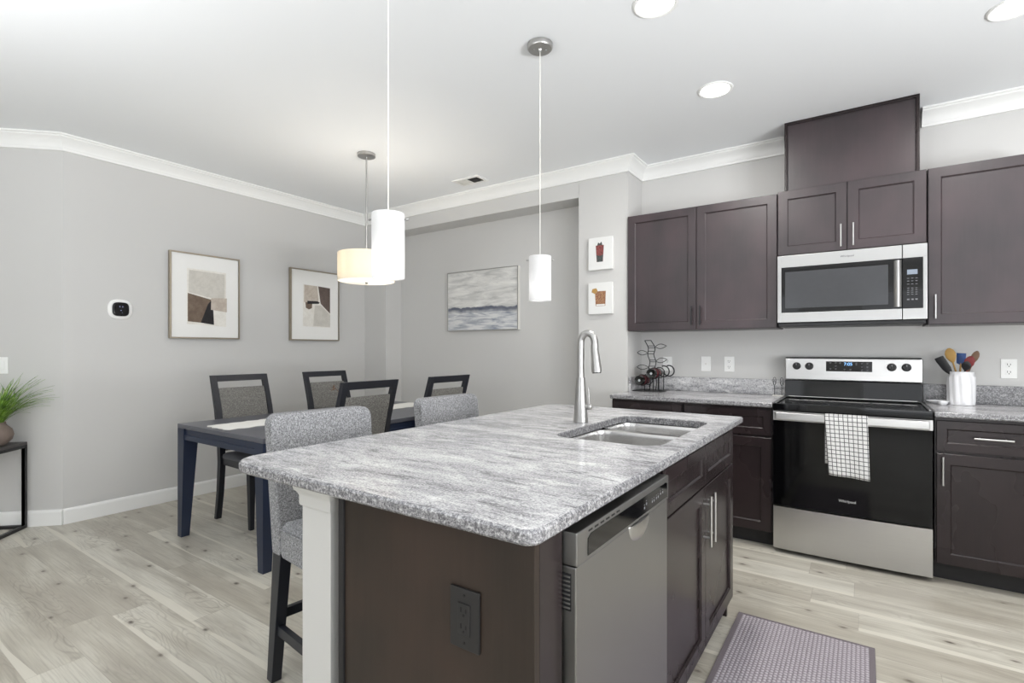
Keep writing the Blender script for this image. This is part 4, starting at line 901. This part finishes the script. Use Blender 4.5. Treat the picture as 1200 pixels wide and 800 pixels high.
for i in range(190):
    a = rnd.uniform(0, 2 * math.pi); lean = rnd.uniform(0.05, 1.0) ** 0.8; ln = rnd.uniform(0.20, 0.34); r0 = rnd.uniform(0, 0.03)
    da = Vector((math.cos(a), math.sin(a), 0)); sd = Vector((-math.sin(a), math.cos(a), 0)); wv = rnd.uniform(0.0026, 0.0046); pts = []
    p = da * r0 + Vector((0, 0, 0.112)); th = R(88 - 40 * lean); steps = 9
    for k in range(steps + 1):
        pts.append(p.copy()); p = p + (da * math.cos(th) + Vector((0, 0, 1)) * math.sin(th)) * (ln / steps); th -= R(rnd.uniform(2, 5) + 5.5 * lean * (k / steps + 0.3))
    for q in pts:
        dn = q.dot(nW)
        if dn < -0.135: q += nW * (-0.135 - dn) * 0.96
    rings = []
    for k, q in enumerate(pts):
        ww = wv * (1 - (k / steps) ** 2) + 0.0002; up = da.cross(sd)
        rings.append([q + sd * ww, q + da * 0.0005 - Vector((0, 0, 0.0006)), q - sd * ww, q + Vector((0, 0, 0.0004))])
    mb.loft(rings)
mb.build('foliage', M['grass'], pl, ang=60)

# ------------------------------------------------------------------ things on the walls
def faceLeft(y0, z0): return lambda a, b, c: Vector((XL + b, y0 + a, z0 + c))      # left wall: a along +Y, b out to +X
def framed(label, y0, y1, z0, z1, shapes):
    t = thing('framed_print', label, 'picture', (XL, (y0 + y1) / 2, (z0 + z1) / 2), 'abstract prints on the left wall'); f = faceLeft(y0, z0); W_, H_ = y1 - y0, z1 - z0
    mb = MB(); e = 0.0125
    for q in ((0, e, 0, H_), (W_ - e, W_, 0, H_), (e, W_ - e, 0, e), (e, W_ - e, H_ - e, H_)): mb.box(q[0], q[1], 0.0005, 0.036, q[2], q[3], 0.001, f)
    mb.build('frame', M['brass'], t)
    mb = MB(); mb.box(e, W_ - e, 0.0005, 0.028, e, H_ - e, 0, f); mt = mb.build('mat_board', M['paper'], t)
    for i, (m, poly) in enumerate(shapes):
        mb = MB(); mb.prism([(a * W_, c * H_) for a, c in poly], 0.0275, 0.0285 + 0.0004 * i, f=lambda x, y, z: f(x, z, y)); mb.build('painted_shape', M[m], mt)
framed('square abstract print with a brown and black block, nearer the thermostat', 1.856, 2.424, 1.336, 2.058, [
    ('a_pale', [(.23, .17), (.79, .15), (.79, .81), (.23, .82)]), ('a_grey', [(.25, .54), (.50, .50), (.77, .48), (.77, .79), (.26, .80)]),
    ('a_brown', [(.24, .20), (.43, .19), (.57, .47), (.24, .53)]), ('a_black', [(.42, .19), (.61, .17), (.60, .34), (.565, .46), (.52, .41)]), ('a_tan', [(.565, .35), (.80, .33), (.80, .50), (.57, .49)])])
framed('abstract print with a dark brown corner shape, right of the other print', 2.922, 3.492, 1.336, 2.058, [
    ('a_pale', [(.24, .20), (.80, .19), (.80, .77), (.25, .79)]), ('a_tan', [(.26, .54), (.56, .54), (.53, .78), (.27, .78)]), ('a_brown', [(.30, .46), (.36, .44), (.42, .46), (.43, .54), (.29, .54)]),
    ('a_dark', [(.55, .78), (.80, .77), (.80, .40), (.60, .535)]), ('a_grey', [(.45, .21), (.80, .20), (.80, .38), (.60, .51), (.48, .50)]), ('a_black', [(.33, .515), (.56, .53), (.58, .55), (.53, .565), (.33, .56)])])
# thermostat
th_ = thing('thermostat', 'white oval thermostat with black screen on the left wall', 'thermostat', (XL, 1.528, 1.551)); f = faceLeft(1.528, 1.551)
def oval(rx, rz, b, f, n=40, p=2.6):
    return [(math.copysign(abs(math.cos(a)) ** (2 / p), math.cos(a)) * rx, b, math.copysign(abs(math.sin(a)) ** (2 / p), math.sin(a)) * rz) for a in [2 * math.pi * i / n for i in range(n)]]
mb = MB(); mb.loft([oval(0.078, 0.076, b, f) if k == 0 else oval(0.078 - k, 0.076 - k, b, f) for k, b in ((0, 0.0), (0, 0.006), (0.006, 0.012), (0.012, 0.013))], f=f); mb.build('wall_plate', M['white'], th_)
mb = MB(); mb.loft([oval(0.053 - k, 0.053 - k, b, f, p=3.4) for k, b in ((0, 0.0125), (0, 0.022), (0.004, 0.027), (0.008, 0.028))], f=f); sc = mb.build('screen', M['glass_blk'], th_)
mb = MB()
for a, c, w_, h_ in ((-0.012, 0.014, 0.008, 0.014), (0.006, 0.014, 0.008, 0.014), (-0.006, -0.012, 0.012, 0.008), (0.004, -0.028, 0.006, 0.004)): mb.box(a, a + w_ * 0.7, 0.0275, 0.0285, c, c + h_ * 0.7, 0, f)
mb.build('readout', M['thermo_disp'], sc)
# light switch on the angled wall at the frame edge
wpt = Vector((XL, 1.19, 0)) + dW * 0.405
fS = lambda a, b, c: wpt + (-dW) * a + nW * b + Vector((0, 0, 1.075 + c))
plate(0, 0, 'white switch plate on the angled wall above the potted grass', 'switch', f=fS, name='light_switch', cat='switch')
# seascape canvas in the niche
cv = thing('seascape_painting', 'grey and white abstract seascape in a thin frame inside the niche', 'picture', (-3.15, YN, 1.6))
CX0, CX1, CZ0, CZ1 = -3.605, -2.715, 1.437, 2.047
f = faceY(CX0, YN, CZ0); W_, H_ = CX1 - CX0, CZ1 - CZ0; mb = MB(); e = 0.006
for q in ((0, e, 0, H_), (W_ - e, W_, 0, H_), (e, W_ - e, 0, e), (e, W_ - e, H_ - e, H_)): mb.box(q[0], q[1], 0.0005, 0.038, q[2], q[3], 0.0, f); mb.mat(1).box(q[0], q[1], 0.0382, 0.040, q[2], q[3], 0, f).mat(0)
mb.build('frame', [M['offwhite'], M['steel_dark']], cv)
mb = MB(); mb.box(-W_ / 2 + e, W_ / 2 - e, -0.034, -0.0005, -H_ / 2 + e, H_ / 2 - e); o = mb.build('canvas', M['sea'])
o.parent = cv; o.location = Vector(((CX0 + CX1) / 2, YN, (CZ0 + CZ1) / 2)) - Vector(cv.location)
# two small canvases on the pier
def small_canvas(z0, z1, label, kind):
    f = faceY(-1.868, YD, z0); W_, H_ = 0.210, z1 - z0
    t = thing('small_canvas', label, 'picture', (-1.76, YD, (z0 + z1) / 2), 'small drink canvases on the pier')
    mb = MB(); mb.box(0, W_, 0.0005, 0.030, 0, H_, 0.003, f); mb.build('canvas', M['canvas'], t)
    P_ = lambda poly, b1, m, nm: MB().prism([(a * W_, c * H_) for a, c in poly], 0.0295, b1, f=lambda x, y, z: f(x, z, y)).build(nm, M[m], t)
    if kind == 'tall':
        P_([(.36, .24), (.62, .24), (.66, .75), (.32, .75)], 0.0305, 'drink_red', 'painted_glass'); P_([(.37, .24), (.61, .24), (.635, .46), (.50, .42), (.35, .46)], 0.0309, 'drink_green', 'painted_base'); P_([(.38, .75), (.42, .84), (.49, .80), (.56, .86), (.60, .75)], 0.0307, 'drink_green', 'painted_garnish')
    else:
        P_([(.32, .25), (.72, .25), (.74, .72), (.28, .72)], 0.0305, 'drink_gold', 'painted_glass'); P_([(.14, .70), (.28, .64), (.40, .74), (.34, .82), (.18, .80)], 0.0308, 'tan', 'painted_garnish'); P_([(.34, .26), (.70, .26), (.70, .31), (.34, .31)], 0.0309, 'canvas', 'painted_rim')
small_canvas(1.893, 2.157, 'upper small white canvas of a red drink, beside the wall cabinet', 'tall')
small_canvas(1.533, 1.790, 'lower small white canvas of an amber drink, beside the wall cabinet', 'short')

# ------------------------------------------------------------------ lamps and ceiling
def pendant(x, y, label):
    t = thing('pendant_lamp', label, 'lamp', (x, y, 1.485), 'glass pendants over the island')
    mb = MB(); mb.lathe([(0.052, ZC), (0.0625, ZC - 0.001), (0.0625, ZC - 0.02), (0.058, ZC - 0.026), (0.012, ZC - 0.027), (0.008, ZC - 0.035), (0.003, ZC - 0.036)], (x, y, 0), 32); cn = mb.build('canopy', M['nickel'], t)
    mb = MB()
    for a in (40, 220): mb.sphere((x + 0.03 * math.cos(R(a)), y + 0.03 * math.sin(R(a)), ZC - 0.0275), 0.004, u=10, v=6)
    mb.build('screw', M['steel_dark'], cn)
    mb = MB(); mb.cyl((x, y, 1.66), (x, y, ZC - 0.034), 0.0021, seg=8); mb.build('cord', M['offwhite'], t)
    mb = MB(); mb.lathe([(0.055, 1.485), (0.0555, 1.70), (0.0545, 1.706), (0.0525, 1.703), (0.0525, 1.487)], (x, y, 0), 40, caps=False)
    rim = [v for v in mb.bm.verts]; mb.loft([[v.co.copy() for v in rim[160:200]], [v.co.copy() for v in rim[:40]]], True, False)
    mb.build('glass_shade', M['shade'], t, ang=50)
    mb = MB(); mb.lathe([(0.018, 1.615), (0.022, 1.62), (0.022, 1.665), (0.006, 1.672)], (x, y, 0), 20)
    u = Vector((math.cos(R(34.5)), math.sin(R(34.5)), 0)); c = Vector((x, y, 1.687))
    mb.cyl(c - u * 0.065, c + u * 0.065, 0.0022, seg=8)
    for k in (-1, 1): mb.sphere(c + u * 0.064 * k, 0.005, u=10, v=8)
    mb.build('socket', M['nickel'], t)
    mb = MB(); mb.sphere((x, y, 1.575), (0.018, 0.018, 0.028)); b = mb.build('bulb', M['bulb'], t)
    l = lamp('pendant_light', 'POINT', (x, y, 1.545), PEND_W, (1, 0.98, 0.95), shadow_soft_size=0.02); l.parent = t; l.location = (0, 0, 0.06)
pendant(-1.337, 1.20, 'white glass cylinder pendant hanging nearest the camera, larger in view')
pendant(-1.325, 2.175, 'white glass cylinder pendant hanging near the faucet, smaller in view')
dx_, dy_ = -3.175, 2.63
dl = thing('drum_pendant', 'cream drum-shade pendant hanging over the dining table', 'lamp', (dx_, dy_, 1.765))
mb = MB(); mb.lathe([(0.055, ZC), (0.068, ZC - 0.001), (0.068, ZC - 0.022), (0.06, ZC - 0.026), (0.01, ZC - 0.027)], (dx_, dy_, 0), 32); mb.build('canopy', M['nickel'], dl)
mb = MB(); mb.cyl((dx_, dy_, 1.79), (dx_, dy_, ZC - 0.026), 0.006, seg=10); mb.cyl((dx_, dy_, 1.85), (dx_, dy_, 1.90), 0.02, seg=14); mb.build('rod', M['nickel'], dl)
mb = MB(); ring = lambda r, z: [(dx_ + r * math.cos(2 * math.pi * i / 56), dy_ + r * math.sin(2 * math.pi * i / 56), z) for i in range(56)]
mb.loft([ring(0.215, 1.775), ring(0.215, 1.985), ring(0.213, 1.985), ring(0.213, 1.775), ring(0.215, 1.775)], True, False); mb.build('shade', M['drum'], dl, ang=50)
mb = MB(); mb.loft([ring(0.2125, 1.778), ring(0.2125, 1.772), ring(0.20, 1.767), ring(0.03, 1.764)]); df = mb.build('diffuser', M['diffuser'], dl)
mb = MB(); mb.lathe([(0.004, 1.75), (0.009, 1.755), (0.010, 1.762), (0.012, 1.7645)], (dx_, dy_, 0), 14); mb.build('finial', M['nickel'], df)
l = lamp('drum_light', 'POINT', (0, 0, 0), DRUM_W, (1, 0.93, 0.82), shadow_soft_size=0.05); l.parent = dl; l.location = (0.06, 0, 0.115)

def can(x, y, label):
    t = thing('recessed_light', label, 'ceiling light', (x, y, ZC), 'recessed lights in the kitchen ceiling')
    mb = MB(); mb.lathe([(0.098, ZC + 0.001), (0.097, ZC - 0.004), (0.090, ZC - 0.007), (0.080, ZC - 0.004), (0.080, ZC + 0.001)], (x, y, 0), 40, caps=False); mb.build('trim_ring', M['white'], t)
    mb = MB(); mb.lathe([(0.0795, ZC + 0.0005), (0.0795, ZC - 0.003), (0.03, ZC - 0.004)], (x, y, 0), 32); mb.build('lens', M['led'], t)
    l = lamp('can_light', 'AREA', (0, 0, 0), CAN_W, (1, 0.97, 0.93), shape='DISK', size=0.15); l.parent = t; l.location = (0, 0, -0.012)
can(-0.752, 2.205, 'round recessed ceiling light at the top edge above the faucet end')
can(-0.713, 3.135, 'round recessed ceiling light in front of the two-door wall cabinet')
can(0.555, 3.13, 'round recessed ceiling light at the top right corner of the view')
vt = thing('ceiling_vent', 'small white air vent in the ceiling over the dining wall', 'vent', (-2.9, 3.57, ZC))
mb = MB()
for q in ((-3.05, -3.022, 3.485, 3.655), (-2.788, -2.76, 3.485, 3.655), (-3.022, -2.788, 3.485, 3.513), (-3.022, -2.788, 3.627, 3.655), (-2.908, -2.902, 3.513, 3.627)): mb.box(q[0], q[1], q[2], q[3], ZC - 0.008, ZC - 0.0005, 0.001)
mb.build('vent_frame', M['white'], vt)
mb = MB(); mb.box(-3.024, -2.786, 3.511, 3.629, ZC - 0.0012, ZC - 0.0004, 0); bk = mb.build('vent_opening', M['slotgrey'], vt)
for x0, tl, nm in ((-3.018, 0.0115, 'closed_louvres'), (-2.898, -0.0035, 'open_louvres')):
    mb = MB()
    for i in range(9):
        x = x0 + i * 0.0122
        mb.hexa([(x, 3.514, ZC - 0.0075), (x + 0.0012, 3.514, ZC - 0.0075), (x + 0.0012, 3.626, ZC - 0.0075), (x, 3.626, ZC - 0.0075)], [(x + tl, 3.514, ZC - 0.002), (x + tl + 0.0012, 3.514, ZC - 0.002), (x + tl + 0.0012, 3.626, ZC - 0.002), (x + tl, 3.626, ZC - 0.002)])
    mb.build(nm, M['offwhite'] if tl > 0 else M['steel_dark'], vt)

# ------------------------------------------------------------------ rug
rgx0, rgx1, rgy0, rgy1 = -0.484, 0.040, 1.60, 2.595
ru = thing('kitchen_rug', 'grey woven runner rug on the floor between island and range', 'rug', ((rgx0 + rgx1) / 2, (rgy0 + rgy1) / 2, 0))
mb = MB(); mb.box(rgx0 + 0.02, rgx1 - 0.02, rgy0 + 0.012, rgy1 - 0.012, 0.0005, 0.008, 0.002); mb.build('pile', M['rug'], ru)
mb = MB()
for q in ((rgx0, rgx0 + 0.021, rgy0, rgy1), (rgx1 - 0.021, rgx1, rgy0, rgy1), (rgx0 + 0.02, rgx1 - 0.02, rgy0, rgy0 + 0.013), (rgx0 + 0.02, rgx1 - 0.02, rgy1 - 0.013, rgy1)): mb.box(q[0], q[1], q[2], q[3], 0.0004, 0.0085, 0.002)
mb.build('binding', M['rugedge'], ru)
